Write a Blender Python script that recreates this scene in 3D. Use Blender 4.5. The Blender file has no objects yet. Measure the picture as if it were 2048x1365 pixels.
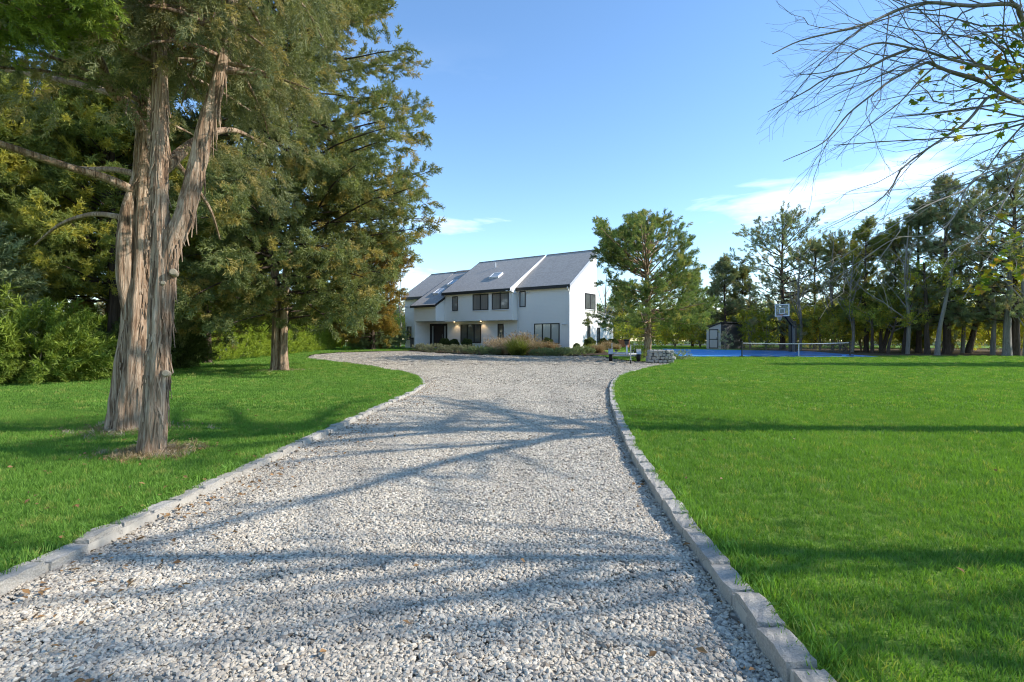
import bpy, bmesh, math, random
import numpy as np
from mathutils import Vector, Matrix

# ------------------------------------------------------------------ camera, sky, sun, exposure
scene = bpy.context.scene
C = scene.collection
F_PX, HORIZON, EYE = 1100.0, 682.5, 1.2           # focal length in photo pixels, horizon row, eye height
cam_data = bpy.data.cameras.new('camera'); cam = bpy.data.objects.new('camera', cam_data); C.objects.link(cam)
cam.location = (0, 0, EYE); cam.rotation_euler = (math.radians(90), 0, 0)
cam_data.sensor_width = 36.0; cam_data.lens = 36.0 * F_PX / 2048.0
cam_data.clip_start = 0.05; cam_data.clip_end = 6000
scene.camera = cam

SUN_EL, SUN_AZ = math.radians(31), math.radians(92)       # azimuth clockwise from +Y
world = bpy.data.worlds.new('World'); scene.world = world; world.use_nodes = True
wn, wl = world.node_tree.nodes, world.node_tree.links
wn.clear()
wo = wn.new('ShaderNodeOutputWorld'); bg = wn.new('ShaderNodeBackground'); sky = wn.new('ShaderNodeTexSky')
sky.sky_type = 'NISHITA'; sky.sun_disc = False; sky.sun_elevation = SUN_EL; sky.sun_rotation = SUN_AZ
sky.air_density = 1.0; sky.dust_density = 0.0; sky.ozone_density = 3.0; sky.altitude = 10
SKY_STRENGTH = 0.15
bg.inputs['Strength'].default_value = SKY_STRENGTH
# thin clouds: noise on the sky seen as a flat layer overhead, so that they crowd towards the horizon
tc = wn.new('ShaderNodeTexCoord'); sep = wn.new('ShaderNodeSeparateXYZ'); wl.new(tc.outputs['Generated'], sep.inputs[0])
def wmath(op, a, b=None, clamp=False):
    n = wn.new('ShaderNodeMath'); n.operation = op; n.use_clamp = clamp
    for i, v in enumerate((a, b)):
        if v is None: continue
        if isinstance(v, (int, float)): n.inputs[i].default_value = v
        else: wl.new(v, n.inputs[i])
    return n.outputs[0]
zz = wmath('ADD', wmath('MAXIMUM', sep.outputs['Z'], 0.0), 0.16)
cmb = wn.new('ShaderNodeCombineXYZ')
wl.new(wmath('DIVIDE', sep.outputs['X'], zz), cmb.inputs[0]); wl.new(wmath('DIVIDE', sep.outputs['Y'], zz), cmb.inputs[1])
cn = wn.new('ShaderNodeTexNoise'); cn.inputs['Scale'].default_value = 1.15; cn.inputs['Detail'].default_value = 7; cn.inputs['Roughness'].default_value = 0.55
cn.inputs['Distortion'].default_value = 0.35
mp = wn.new('ShaderNodeMapping'); mp.inputs['Location'].default_value = (8.88, 9.7, 0.0); mp.inputs['Scale'].default_value = (0.75, 1.0, 1.0)
wl.new(cmb.outputs[0], mp.inputs[0]); wl.new(mp.outputs[0], cn.inputs['Vector'])
rmp = wn.new('ShaderNodeValToRGB'); rmp.color_ramp.elements[0].position = 0.57; rmp.color_ramp.elements[1].position = 0.76
rmp.color_ramp.elements[1].color = (0.85, 0.85, 0.85, 1)
near_h = wn.new('ShaderNodeMapRange'); wl.new(sep.outputs['Z'], near_h.inputs['Value']); near_h.inputs['From Min'].default_value = 0.30; near_h.inputs['From Max'].default_value = 0.0; near_h.inputs['To Max'].default_value = 0.03
wl.new(wmath('ADD', cn.outputs['Fac'], near_h.outputs[0]), rmp.inputs[0])
hsv = wn.new('ShaderNodeHueSaturation'); hsv.inputs['Saturation'].default_value = 1.08; hsv.inputs['Value'].default_value = 0.95; wl.new(sky.outputs[0], hsv.inputs['Color'])
low = wn.new('ShaderNodeMapRange'); low.interpolation_type = 'SMOOTHSTEP'; wl.new(sep.outputs['Z'], low.inputs['Value']); low.inputs['From Min'].default_value = 0.50; low.inputs['From Max'].default_value = 0.22
cov = wmath('MULTIPLY', rmp.outputs[0], low.outputs[0])
mixc = wn.new('ShaderNodeMix'); mixc.data_type = 'RGBA'
wl.new(cov, mixc.inputs['Factor']); wl.new(hsv.outputs[0], mixc.inputs['A']); mixc.inputs['B'].default_value = (6.6, 7.0, 7.6, 1)
wl.new(mixc.outputs['Result'], bg.inputs['Color']); wl.new(bg.outputs[0], wo.inputs[0])

sun_d = bpy.data.lights.new('sun', 'SUN'); sun_d.energy = 3.2; sun_d.angle = math.radians(0.55); sun_d.color = (1.0, 0.94, 0.85)
sun = bpy.data.objects.new('sun', sun_d); C.objects.link(sun)
S_DIR = Vector((math.sin(SUN_AZ) * math.cos(SUN_EL), math.cos(SUN_AZ) * math.cos(SUN_EL), math.sin(SUN_EL)))
sun.rotation_euler = S_DIR.to_track_quat('Z', 'Y').to_euler(); sun.location = S_DIR * 60
vs = scene.view_settings
vs.view_transform = 'Standard'; vs.look = 'None'; vs.exposure = 1.04; vs.gamma = 1.0; vs.use_curve_mapping = False
cy = scene.cycles
cy.max_bounces = 6; cy.diffuse_bounces = 3; cy.glossy_bounces = 3; cy.transmission_bounces = 4; cy.transparent_max_bounces = 6
cy.use_denoising = True; cy.filter_width = 1.1; cy.caustics_reflective = False; cy.caustics_refractive = False
try:
    cy.denoiser = 'OPENIMAGEDENOISE'; cy.denoising_prefilter = 'ACCURATE'
except Exception: pass

# ------------------------------------------------------------------ helpers
RNG = np.random.default_rng(11)
random.seed(4)
def tag(o, label=None, cat=None, group=None, kind=None):
    if label: o['label'] = label
    if cat: o['category'] = cat
    if group: o['group'] = group
    if kind: o['kind'] = kind
    return o
def link(o, parent=None):
    C.objects.link(o)
    if parent is not None: o.parent = parent
    return o
def thing(name, label, cat, loc=(0, 0, 0), rotz=0, group=None):
    o = bpy.data.objects.new(name, None); o.empty_display_size = 0.2; C.objects.link(o)
    o.location = loc; o.rotation_euler = (0, 0, rotz)
    return tag(o, label, cat, group)
def copy_tree(root, parent=None):
    c = root.copy(); C.objects.link(c); c.parent = parent
    for ch in root.children: copy_tree(ch, c)
    return c

class MB:
    """collects simple shapes and links them as one mesh object"""
    def __init__(s): s.v = []; s.f = []; s.m = []
    def add(s, vs_, fs_, mi=0):
        o = len(s.v); s.v += [tuple(map(float, p)) for p in vs_]; s.f += [tuple(i + o for i in f) for f in fs_]; s.m += [mi] * len(fs_); return s
    def box(s, x0, x1, y0, y1, z0, z1, mi=0):
        v = [(x0, y0, z0), (x1, y0, z0), (x1, y1, z0), (x0, y1, z0), (x0, y0, z1), (x1, y0, z1), (x1, y1, z1), (x0, y1, z1)]
        return s.add(v, [(3, 2, 1, 0), (4, 5, 6, 7), (0, 1, 5, 4), (1, 2, 6, 5), (2, 3, 7, 6), (3, 0, 4, 7)], mi)
    def prism(s, poly, axis, a, b, mi=0):
        """poly in the plane across AXIS (0: y,z  1: x,z  2: x,y), swept from a to b"""
        def P(p, t): return (t, p[0], p[1]) if axis == 0 else ((p[0], t, p[1]) if axis == 1 else (p[0], p[1], t))
        n = len(poly); v = [P(p, a) for p in poly] + [P(p, b) for p in poly]
        return s.add(v, [tuple(range(n))[::-1], tuple(range(n, 2 * n))] + [(i, (i + 1) % n, (i + 1) % n + n, i + n) for i in range(n)], mi)
    def tube(s, pts, rad, seg=8, mi=0, caps=True):
        v, f = tube_geo(pts, rad, seg, caps); return s.add(v, f, mi)
    def bar(s, a, b, w, h, mi=0):
        a, b = Vector(a), Vector(b); d = (b - a).normalized(); up = Vector((0, 0, 1))
        if abs(d.z) > .95: up = Vector((0, 1, 0))
        sx = d.cross(up).normalized() * w / 2; sz = sx.cross(d).normalized() * h / 2
        v = [a - sx - sz, a + sx - sz, a + sx + sz, a - sx + sz, b - sx - sz, b + sx - sz, b + sx + sz, b - sx + sz]
        return s.add(v, [(0, 1, 2, 3), (7, 6, 5, 4), (0, 4, 5, 1), (1, 5, 6, 2), (2, 6, 7, 3), (3, 7, 4, 0)], mi)
    def build(s, name, mats, parent=None, smooth=False, bevel=0.0):
        me = bpy.data.meshes.new(name); me.from_pydata(s.v, [], s.f)
        for m in (mats if isinstance(mats, (list, tuple)) else [mats]): me.materials.append(m)
        me.polygons.foreach_set('material_index', s.m)
        bm = bmesh.new(); bm.from_mesh(me); bmesh.ops.recalc_face_normals(bm, faces=bm.faces[:])
        if bevel: bmesh.ops.bevel(bm, geom=bm.edges[:], offset=bevel, segments=1, affect='EDGES')
        bm.to_mesh(me); bm.free()
        if smooth: me.polygons.foreach_set('use_smooth', [True] * len(me.polygons))
        o = bpy.data.objects.new(name, me); link(o, parent); return o

def frames(pts):
    P = np.asarray(pts, float); T = np.gradient(P, axis=0); T /= np.linalg.norm(T, axis=1)[:, None] + 1e-9
    N = np.zeros_like(P); ref = np.array([1.0, 0, 0]) if abs(T[0, 0]) < .8 else np.array([0, 1.0, 0])
    n = np.cross(T[0], np.cross(ref, T[0])); n /= np.linalg.norm(n) + 1e-9
    for i in range(len(P)):
        n = n - T[i] * (n @ T[i]); n /= np.linalg.norm(n) + 1e-9; N[i] = n
    return P, T, N, np.cross(T, N)
def tube_geo(pts, rad, seg=8, caps=True):
    P, T, N, Bn = frames(pts); n = len(P); rad = np.broadcast_to(np.asarray(rad, float), (n,)) if np.ndim(rad) == 0 else np.asarray(rad, float)
    th = np.arange(seg) / seg * 2 * np.pi
    V = P[:, None, :] + rad[:, None, None] * (np.cos(th)[None, :, None] * N[:, None, :] + np.sin(th)[None, :, None] * Bn[:, None, :])
    V = V.reshape(-1, 3); Fc = []
    for i in range(n - 1):
        for j in range(seg):
            a = i * seg + j; b = i * seg + (j + 1) % seg
            Fc.append((a, b, b + seg, a + seg))
    if caps: Fc += [tuple(range(seg))[::-1], tuple(range((n - 1) * seg, n * seg))]
    return [tuple(v) for v in V], Fc
def resample(pts, step, rad=None):
    """smooth polyline (Catmull-Rom) at about STEP spacing"""
    P = np.asarray(pts, float); n = len(P); out = []; rr = []
    R_ = np.asarray(rad, float) if rad is not None else np.ones(n)
    Q = np.vstack([2 * P[0] - P[1], P, 2 * P[-1] - P[-2]])
    for i in range(n - 1):
        p0, p1, p2, p3 = Q[i], Q[i + 1], Q[i + 2], Q[i + 3]
        k = max(2, int(np.linalg.norm(p2 - p1) / step))
        for t in np.arange(k) / k:
            out.append(.5 * ((2 * p1) + (p2 - p0) * t + (2 * p0 - 5 * p1 + 4 * p2 - p3) * t * t + (3 * p1 - p0 - 3 * p2 + p3) * t ** 3)); rr.append(R_[i] * (1 - t) + R_[i + 1] * t)
    out.append(P[-1]); rr.append(R_[-1])
    return np.array(out), np.array(rr)

def smooth(a, b, x):
    t = np.clip((np.asarray(x, float) - a) / (b - a), 0, 1); return t * t * (3 - 2 * t)
HX, HY, HROT = 5.17, 49.0, math.atan2(-.589, .808)       # house corner nearest the camera, and its turn
HC, HS = math.cos(HROT), math.sin(HROT)
HOUSE_Z = 0.5
def house_world(x, y, z=0.0): return (HX + x * HC - y * HS, HY + x * HS + y * HC, z + HOUSE_Z)
def gz(x, y):
    """height of the land"""
    x = np.asarray(x, float); y = np.asarray(y, float)
    b = 0.02 * (np.sqrt((y - 36) ** 2 + 16) + (y - 36)) / 2; b = np.minimum(b, 0.2 + .3 * np.tanh(np.maximum(b - .2, 0) / .3))
    lx = (x - HX) * HC + (y - HY) * HS; ly = -(x - HX) * HS + (y - HY) * HC
    dx = np.maximum(np.maximum(-18 - lx, lx - 1), 0); dy = np.maximum(np.maximum(-0.6 - ly, ly - 9), 0)
    d = np.hypot(dx, dy)
    m = (HOUSE_Z - .03 - b) * (1 - smooth(0, 4.5, d))
    return b + np.maximum(m, 0)
def pix(px, py, depth):
    return ((px - 1024) / F_PX * depth, depth, EYE + (HORIZON - py) / F_PX * depth)
def proj(P):
    P = np.asarray(P, float); y = np.maximum(P[..., 1], .05)
    return 1024 + P[..., 0] / y * F_PX, HORIZON - (P[..., 2] - EYE) / y * F_PX
def inside(poly, x, y):
    x = np.asarray(x, float); y = np.asarray(y, float); r = np.zeros(x.shape, bool); n = len(poly)
    for i in range(n):
        x1, y1 = poly[i]; x2, y2 = poly[(i + 1) % n]
        c = ((y1 > y) != (y2 > y)); xi = (x2 - x1) * (y - y1) / ((y2 - y1) or 1e-9) + x1
        r ^= c & (x < xi)
    return r

# ------------------------------------------------------------------ materials
class NB:
    def __init__(s, name):
        s.mat = bpy.data.materials.new(name); s.mat.use_nodes = True; s.n = s.mat.node_tree.nodes; s.l = s.mat.node_tree.links
        s.bsdf = s.n['Principled BSDF']; s.out = s.n['Material Output']
    def put(s, node, key, v):
        if v is None: return
        if hasattr(v, 'is_linked') or isinstance(v, bpy.types.NodeSocket): s.l.new(v, node.inputs[key])
        else: node.inputs[key].default_value = v
    def coord(s, which='Object', scale=(1, 1, 1), loc=(0, 0, 0)):
        t = s.n.new('ShaderNodeTexCoord'); m = s.n.new('ShaderNodeMapping'); s.l.new(t.outputs[which], m.inputs[0])
        m.inputs['Scale'].default_value = scale; m.inputs['Location'].default_value = loc; return m.outputs[0]
    def noise(s, vec, scale, detail=4, rough=.55, dist=0.0):
        t = s.n.new('ShaderNodeTexNoise'); s.put(t, 'Vector', vec); t.inputs['Scale'].default_value = scale
        t.inputs['Detail'].default_value = detail; t.inputs['Roughness'].default_value = rough; t.inputs['Distortion'].default_value = dist; return t.outputs['Fac']
    def voro(s, vec, scale, feat='F1', out='Distance', rnd=1.0):
        t = s.n.new('ShaderNodeTexVoronoi'); t.feature = feat; s.put(t, 'Vector', vec); t.inputs['Scale'].default_value = scale
        t.inputs['Randomness'].default_value = rnd; return t.outputs[out]
    def ramp(s, fac, stops):
        r = s.n.new('ShaderNodeValToRGB'); e = r.color_ramp.elements
        while len(e) < len(stops): e.new(.5)
        for k, (p, c) in enumerate(stops): e[k].position = p; e[k].color = (*c, 1) if len(c) == 3 else c
        s.l.new(fac, r.inputs[0]); return r.outputs[0]
    def mix(s, fac, a, b, blend='MIX'):
        m = s.n.new('ShaderNodeMix'); m.data_type = 'RGBA'; m.blend_type = blend
        for k, v in (('Factor', fac), ('A', a), ('B', b)):
            i = {'Factor': 0, 'A': 6, 'B': 7}[k]
            if isinstance(v, (tuple, list)): m.inputs[i].default_value = (*v, 1) if len(v) == 3 else v
            elif isinstance(v, (int, float)): m.inputs[i].default_value = v
            else: s.l.new(v, m.inputs[i])
        return m.outputs[2]
    def math(s, op, a, b=None, clamp=False):
        n = s.n.new('ShaderNodeMath'); n.operation = op; n.use_clamp = clamp
        for i, v in enumerate((a, b)):
            if v is None: continue
            if isinstance(v, (int, float)): n.inputs[i].default_value = v
            else: s.l.new(v, n.inputs[i])
        return n.outputs[0]
    def attr(s, name, kind='GEOMETRY'):
        a = s.n.new('ShaderNodeAttribute'); a.attribute_name = name; a.attribute_type = kind; return a.outputs['Fac']
    def bump(s, h, strength=.5, dist=.02):
        b = s.n.new('ShaderNodeBump'); b.inputs['Strength'].default_value = strength; b.inputs['Distance'].default_value = dist
        s.l.new(h, b.inputs['Height']); s.l.new(b.outputs[0], s.bsdf.inputs['Normal']); return b.outputs[0]
    def col(s, c):
        if isinstance(c, (tuple, list)): s.bsdf.inputs['Base Color'].default_value = (*c[:3], 1)
        else: s.l.new(c, s.bsdf.inputs['Base Color'])
        return s
    def set(s, **k):
        for a, v in k.items(): s.put(s.bsdf, {'rough': 'Roughness', 'metal': 'Metallic', 'spec': 'Specular IOR Level', 'coat': 'Coat Weight', 'sheen': 'Sheen Weight'}[a], v)
        return s
def plain(name, c, rough=.6, metal=0.0, var=.12, nscale=9.0, bump=0.0, spec=.4):
    b = NB(name); n = b.noise(b.coord('Object'), nscale, 5)
    b.col(b.mix(n, tuple(x * (1 - var) for x in c), tuple(min(1, x * (1 + var)) for x in c))).set(rough=rough, metal=metal, spec=spec)
    if bump: b.bump(n, .4, bump)
    return b.mat
def leaf_mat(name, dark, light, trans=.35, alt=None, rough=.55, tcol=None):
    """leaf colour runs dark..light with the twig's own tone and the spray's tint; light shines through"""
    b = NB(name)
    t = b.math('ADD', b.math('MULTIPLY', b.attr('tone'), .55), b.math('MULTIPLY', b.attr('tint', 'INSTANCER'), .45))
    col = b.mix(t, dark, light)
    if alt: col = b.mix(b.math('MULTIPLY', b.math('GREATER_THAN', b.attr('tint2', 'INSTANCER'), alt[1]), .8), col, alt[0])
    b.col(col).set(rough=rough, spec=.25)
    tr = b.n.new('ShaderNodeBsdfTranslucent'); ms = b.n.new('ShaderNodeMixShader'); ms.inputs[0].default_value = trans
    tc_ = b.mix(1.0, col, tcol or (1.25, 1.2, .55), 'MULTIPLY'); b.l.new(tc_, tr.inputs[0])
    b.l.new(b.bsdf.outputs[0], ms.inputs[1]); b.l.new(tr.outputs[0], ms.inputs[2]); b.l.new(ms.outputs[0], b.out.inputs[0])
    return b.mat

M = {}
def make_materials():
    # lawn soil under the blades
    b = NB('lawn'); v = b.coord('Object'); n1 = b.noise(v, .35, 3); n2 = b.noise(v, 30, 5); n3 = b.noise(v, 4, 4)
    c = b.mix(n2, (.06, .11, .014), (.19, .31, .05)); c = b.mix(b.math('MULTIPLY', n3, .5), c, (.20, .31, .05)); c = b.mix(b.ramp(n1, [(.4, (0, 0, 0)), (.65, (.5, .5, .5))]), c, (.23, .33, .055))
    b.col(c).set(rough=.9, spec=.1); b.bump(n2, .8, .03); M['lawn'] = b.mat
    # far ground: meadow with leaf litter
    b = NB('ground'); v = b.coord('Object'); n1 = b.noise(v, .12, 4); n2 = b.noise(v, 6, 6)
    c = b.mix(n2, (.045, .10, .02), (.10, .19, .035)); c = b.mix(b.ramp(n1, [(.45, (0, 0, 0)), (.6, (.7, .7, .7))]), c, (.13, .10, .055))
    b.col(c).set(rough=.95, spec=.1); b.bump(n2, .6, .04); M['ground'] = b.mat
    # leaf litter under the trees, mulch in beds
    for nm, a, d in (('litter', (.055, .038, .02), (.20, .14, .08)), ('mulch', (.035, .024, .016), (.12, .085, .055))):
        b = NB(nm); v = b.coord('Object'); n = b.noise(v, 14, 6, .7); vv = b.voro(v, 22, out='Color'); sp = b.n.new('ShaderNodeSeparateColor'); b.l.new(vv, sp.inputs[0])
        b.col(b.mix(sp.outputs[0], a, d)).set(rough=.95, spec=.1); b.bump(n, .9, .04); M[nm] = b.mat
    # gravel sheet: stones as cells, so that it holds where the modelled pebbles thin out
    b = NB('gravel_bed'); v = b.coord('Object'); vc = b.voro(v, 34, out='Color'); vd = b.voro(v, 34, 'F1'); sp = b.n.new('ShaderNodeSeparateColor'); b.l.new(vc, sp.inputs[0])
    n1 = b.noise(v, .55, 4); n2 = b.noise(v, 3.2, 4); n3 = b.noise(v, .9, 3, dist=.6)
    c = b.ramp(sp.outputs[0], [(0, (.17, .155, .135)), (.2, (.37, .31, .235)), (.6, (.52, .45, .345)), (1, (.65, .575, .455))])
    c = b.mix(b.ramp(vd, [(.35, (0, 0, 0)), (.75, (.85, .85, .85))]), c, (.12, .10, .075))
    c = b.mix(b.ramp(n3, [(.52, (0, 0, 0)), (.72, (.45, .45, .45))]), c, (.34, .27, .18))
    c = b.mix(b.ramp(n2, [(.60, (0, 0, 0)), (.74, (.4, .4, .4))]), c, (.25, .19, .12))
    b.col(c).set(rough=.85, spec=.2); b.bump(vd, -.9, .03); M['gravel_bed'] = b.mat
    b = NB('pebble'); t = b.attr('tone'); g = b.n.new('ShaderNodeNewGeometry'); n = b.noise(b.coord('Object'), 60, 4)
    mpn = b.n.new('ShaderNodeMapping'); b.l.new(g.outputs['Position'], mpn.inputs[0]); mpn.inputs['Scale'].default_value = (1.5, .30, 1); tr_ = b.noise(mpn.outputs[0], 1.0, 4); pt = b.noise(g.outputs['Position'], 2.6, 4, .6)
    c = b.ramp(t, [(0, (.17, .125, .085)), (.05, (.25, .225, .19)), (.16, (.36, .325, .275)), (.45, (.53, .46, .355)), (.8, (.64, .565, .445)), (1, (.74, .67, .55))])
    c = b.mix(b.math('MULTIPLY', n, .3), c, (.42, .345, .25)); c = b.mix(b.ramp(tr_, [(.46, (0, 0, 0)), (.62, (.42, .42, .42))]), c, (.31, .275, .225)); c = b.mix(b.ramp(pt, [(.56, (0, 0, 0)), (.74, (.45, .45, .45))]), c, (.30, .24, .165)); b.col(c).set(rough=.75, spec=.25); M['pebble'] = b.mat
    # granite kerb stones
    b = NB('granite'); v = b.coord('Object', (1, 2.8, 1.4)); oi = b.n.new('ShaderNodeObjectInfo'); n = b.noise(v, 11, 6, .75); n2 = b.noise(v, 1.6, 4); n3 = b.voro(v, 26, out='Color'); sp = b.n.new('ShaderNodeSeparateColor'); b.l.new(n3, sp.inputs[0])
    c = b.ramp(n, [(.32, (.20, .175, .14)), (.5, (.50, .45, .375)), (.68, (.70, .64, .54))]); c = b.mix(b.math('MULTIPLY', sp.outputs[0], .35), c, (.25, .24, .235))
    c = b.mix(b.ramp(n2, [(.45, (0, 0, 0)), (.7, (.55, .55, .55))]), c, (.40, .35, .27)); c = b.mix(b.math('MULTIPLY', oi.outputs['Random'], .35), c, (.62, .59, .53))
    b.col(c).set(rough=.85); b.bump(b.math('ADD', n, b.math('MULTIPLY', n2, 1.5)), .9, .02); M['granite'] = b.mat
    M['mortar'] = plain('mortar', (.36, .33, .28), .95, var=.25, nscale=30, bump=.01)
    # barks
    for nm, stops, sc in (('cedar_bark', [(.36, (.05, .033, .024)), (.46, (.25, .16, .10)), (.54, (.46, .335, .235)), (.68, (.63, .51, .385))], 1.0),
                          ('dark_bark', [(.3, (.02, .015, .011)), (.5, (.075, .055, .042)), (.75, (.16, .125, .10))], .7),
                          ('grey_bark', [(.3, (.085, .078, .068)), (.5, (.22, .20, .175)), (.75, (.38, .35, .31))], .8)):
        b = NB(nm); v = b.coord('Object', (16 * sc, 16 * sc, 1.1 * sc)); v2 = b.coord('Object', (50 * sc, 50 * sc, 3.2 * sc)); v3 = b.coord('Object', (1.3, 1.3, .5))
        n = b.noise(v, 1.0, 6, .65, 1.2); n2 = b.noise(v2, 1.0, 4, .6, .6); n3 = b.noise(v3, 1.0, 3)
        h = b.math('ADD', b.math('MULTIPLY', n, .65), b.math('MULTIPLY', n2, .35))
        c = b.ramp(h, stops); c = b.mix(b.ramp(n3, [(.42, (0, 0, 0)), (.66, (.5, .5, .5))]), c, tuple(x * 1.0 for x in stops[1][1]))
        b.col(c).set(rough=.92, spec=.12); b.bump(h, 1.0, .06); M[nm] = b.mat
    M['cut_wood'] = plain('cut_wood', (.36, .29, .20), .9, var=.25, nscale=25)
    M['twig'] = plain('twig', (.20, .17, .145), .85, var=.3, nscale=6)
    M['lit_twig'] = plain('lit_twig', (.26, .23, .20), .85, var=.3, nscale=6)
    # house
    b = NB('siding'); v = b.coord('Object'); s3 = b.n.new('ShaderNodeSeparateXYZ'); b.l.new(v, s3.inputs[0])
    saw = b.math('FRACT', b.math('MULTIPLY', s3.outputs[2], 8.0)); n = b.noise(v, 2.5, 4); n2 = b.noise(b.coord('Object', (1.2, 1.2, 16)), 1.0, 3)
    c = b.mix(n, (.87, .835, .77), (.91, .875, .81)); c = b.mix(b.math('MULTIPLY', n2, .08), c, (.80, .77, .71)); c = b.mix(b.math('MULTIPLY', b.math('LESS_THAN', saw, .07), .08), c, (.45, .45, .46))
    b.col(c).set(rough=.55, spec=.35); b.bump(b.math('SUBTRACT', 1.0, saw), .4, .008); M['siding'] = b.mat
    M['white_trim'] = plain('white_trim', (.80, .80, .79), .45, var=.04)
    M['soffit'] = plain('soffit', (.76, .75, .72), .6, var=.05)
    M['grey_trim'] = plain('grey_trim', (.42, .44, .47), .5, var=.06)
    M['black_trim'] = plain('black_trim', (.014, .013, .012), .45, var=.2)
    M['black_metal'] = plain('black_metal', (.012, .013, .015), .38, var=.2)
    M['door_wood'] = plain('door_wood', (.030, .019, .014), .4, var=.35, nscale=3)
    b = NB('shingles'); v = b.coord('Object'); s3 = b.n.new('ShaderNodeTexBrick'); b.l.new(b.coord('Object', (1, 1, 1)), s3.inputs['Vector'])
    br = s3; br.inputs['Scale'].default_value = 3.2; br.inputs['Color1'].default_value = (.33, .30, .26, 1); br.inputs['Color2'].default_value = (.50, .455, .40, 1); br.inputs['Mortar'].default_value = (.2, .19, .18, 1)
    br.inputs['Mortar Size'].default_value = .02; br.inputs['Brick Width'].default_value = .55; br.inputs['Row Height'].default_value = .38; br.inputs['Bias'].default_value = .1
    n = b.noise(v, 18, 5, .7); n2 = b.noise(v, 1.1, 3); c = b.mix(b.math('MULTIPLY', n, .7), br.outputs['Color'], (.33, .295, .26)); c = b.mix(b.math('MULTIPLY', n2, .35), c, (.50, .455, .40))
    b.col(c).set(rough=.9, spec=.15); b.bump(br.outputs['Fac'], -.6, .012); M['shingles'] = b.mat
    # glass seen from outside: dark room, sky and trees reflected
    b = NB('window_glass'); n = b.noise(b.coord('Object'), .9, 3); b.col(b.mix(n, (.05, .055, .052), (.16, .175, .165))).set(rough=.03, spec=.9); b.bump(n, .06, .04); M['glass'] = b.mat
    b = NB('blind'); s = b.n.new('ShaderNodeSeparateXYZ'); b.l.new(b.coord('Object'), s.inputs[0]); w = b.math('FRACT', b.math('MULTIPLY', s.outputs[2], 16)); b.col(b.mix(w, (.34, .36, .35), (.50, .52, .50))).set(rough=.12, spec=.8); M['blind_glass'] = b.mat
    b = NB('curtain'); s = b.n.new('ShaderNodeSeparateXYZ'); b.l.new(b.coord('Object'), s.inputs[0]); w = b.noise(b.coord('Object', (9, 9, .4)), 1.0, 3); b.col(b.mix(w, (.13, .125, .115), (.32, .30, .27))).set(rough=.05, spec=.8); M['curtain_glass'] = b.mat
    b = NB('lamp_glow'); b.col((.9, .8, .6)); b.bsdf.inputs['Emission Color'].default_value = (1, .72, .38, 1); b.bsdf.inputs['Emission Strength'].default_value = 5; M['lamp'] = b.mat
    M['bin'] = plain('bin', (.022, .019, .018), .5, var=.25); M['crate_wood'] = plain('crate_wood', (.27, .12, .06), .8, var=.25, nscale=5)
    M['label_white'] = plain('label_white', (.72, .72, .70), .6)
    M['paving'] = plain('paving', (.42, .40, .37), .9, var=.2, nscale=12, bump=.01)
    # sports court
    b = NB('court'); v = b.coord('Object'); n = b.noise(v, .5, 4); n2 = b.noise(v, 40, 3); c = b.mix(n, (.035, .22, .52), (.06, .30, .66)); b.col(b.mix(b.math('MULTIPLY', n2, .3), c, (.05, .20, .46))).set(rough=.7, spec=.3); M['court'] = b.mat
    M['court_line'] = plain('court_line', (.72, .74, .76), .7, var=.06)
    M['net_white'] = plain('net_white', (.58, .58, .57), .7, var=.05)
    M['rim_red'] = plain('rim_red', (.55, .07, .03), .4); M['steel'] = plain('steel', (.42, .43, .44), .35, .8, var=.2); M['galv'] = plain('galv', (.50, .51, .52), .45, .55, var=.25, nscale=20)
    M['rubber'] = plain('rubber', (.016, .016, .017), .8, var=.2); M['pole_grey'] = plain('pole_grey', (.085, .09, .095), .4, var=.1)
    b = NB('clear_board'); b.col((.75, .8, .8)).set(rough=.05); b.bsdf.inputs['Alpha'].default_value = .13; M['clear'] = b.mat
    b = NB('net_mesh'); b.col((.02, .02, .02)).set(rough=.8); b.bsdf.inputs['Alpha'].default_value = .45; M['net_mesh'] = b.mat
    M['shed_front'] = plain('shed_front', (.40, .40, .40), .6, var=.06); M['shed_side'] = plain('shed_side', (.055, .058, .065), .7, var=.15); M['shed_roof'] = plain('shed_roof', (.05, .05, .055), .8, var=.2)
    b = NB('rubble_stone'); v = b.coord('Object'); oi = b.n.new('ShaderNodeObjectInfo'); n = b.noise(v, 12, 5, .7); c = b.ramp(n, [(.3, (.22, .21, .19)), (.55, (.42, .41, .38)), (.75, (.55, .54, .50))])
    c = b.mix(b.math('MULTIPLY', oi.outputs['Random'], .55), c, (.30, .28, .25)); b.col(c).set(rough=.9); b.bump(n, .7, .03); M['rubble'] = b.mat
    M['asphalt'] = plain('asphalt', (.22, .22, .23), .9, var=.15)
    # foliage
    M['grass'] = leaf_mat('grass_blade', (.046, .125, .020), (.235, .41, .066), .40, ((.36, .37, .10), .93), rough=.6, tcol=(1.2, 1.25, .45))
    M['cedar_near'] = leaf_mat('cedar_near', (.060, .085, .042), (.37, .375, .185), .40, ((.42, .34, .15), .80))
    M['cedar'] = leaf_mat('cedar', (.050, .080, .032), (.32, .35, .140), .40, ((.44, .35, .12), .82))
    M['cedar_blue'] = leaf_mat('cedar_blue', (.075, .110, .066), (.38, .43, .25), .42, ((.40, .32, .19), .86))
    M['cedar_green'] = leaf_mat('cedar_green', (.050, .090, .032), (.29, .38, .13), .40, ((.42, .40, .14), .84))
    M['cedar_gold'] = leaf_mat('cedar_gold', (.075, .075, .020), (.40, .31, .075), .42, ((.44, .28, .06), .66))
    M['cedar_dark'] = leaf_mat('cedar_dark', (.068, .100, .032), (.39, .43, .12), .46, ((.50, .45, .09), .72))
    M['bright'] = leaf_mat('bright_green', (.07, .13, .025), (.32, .40, .065), .42)
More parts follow.
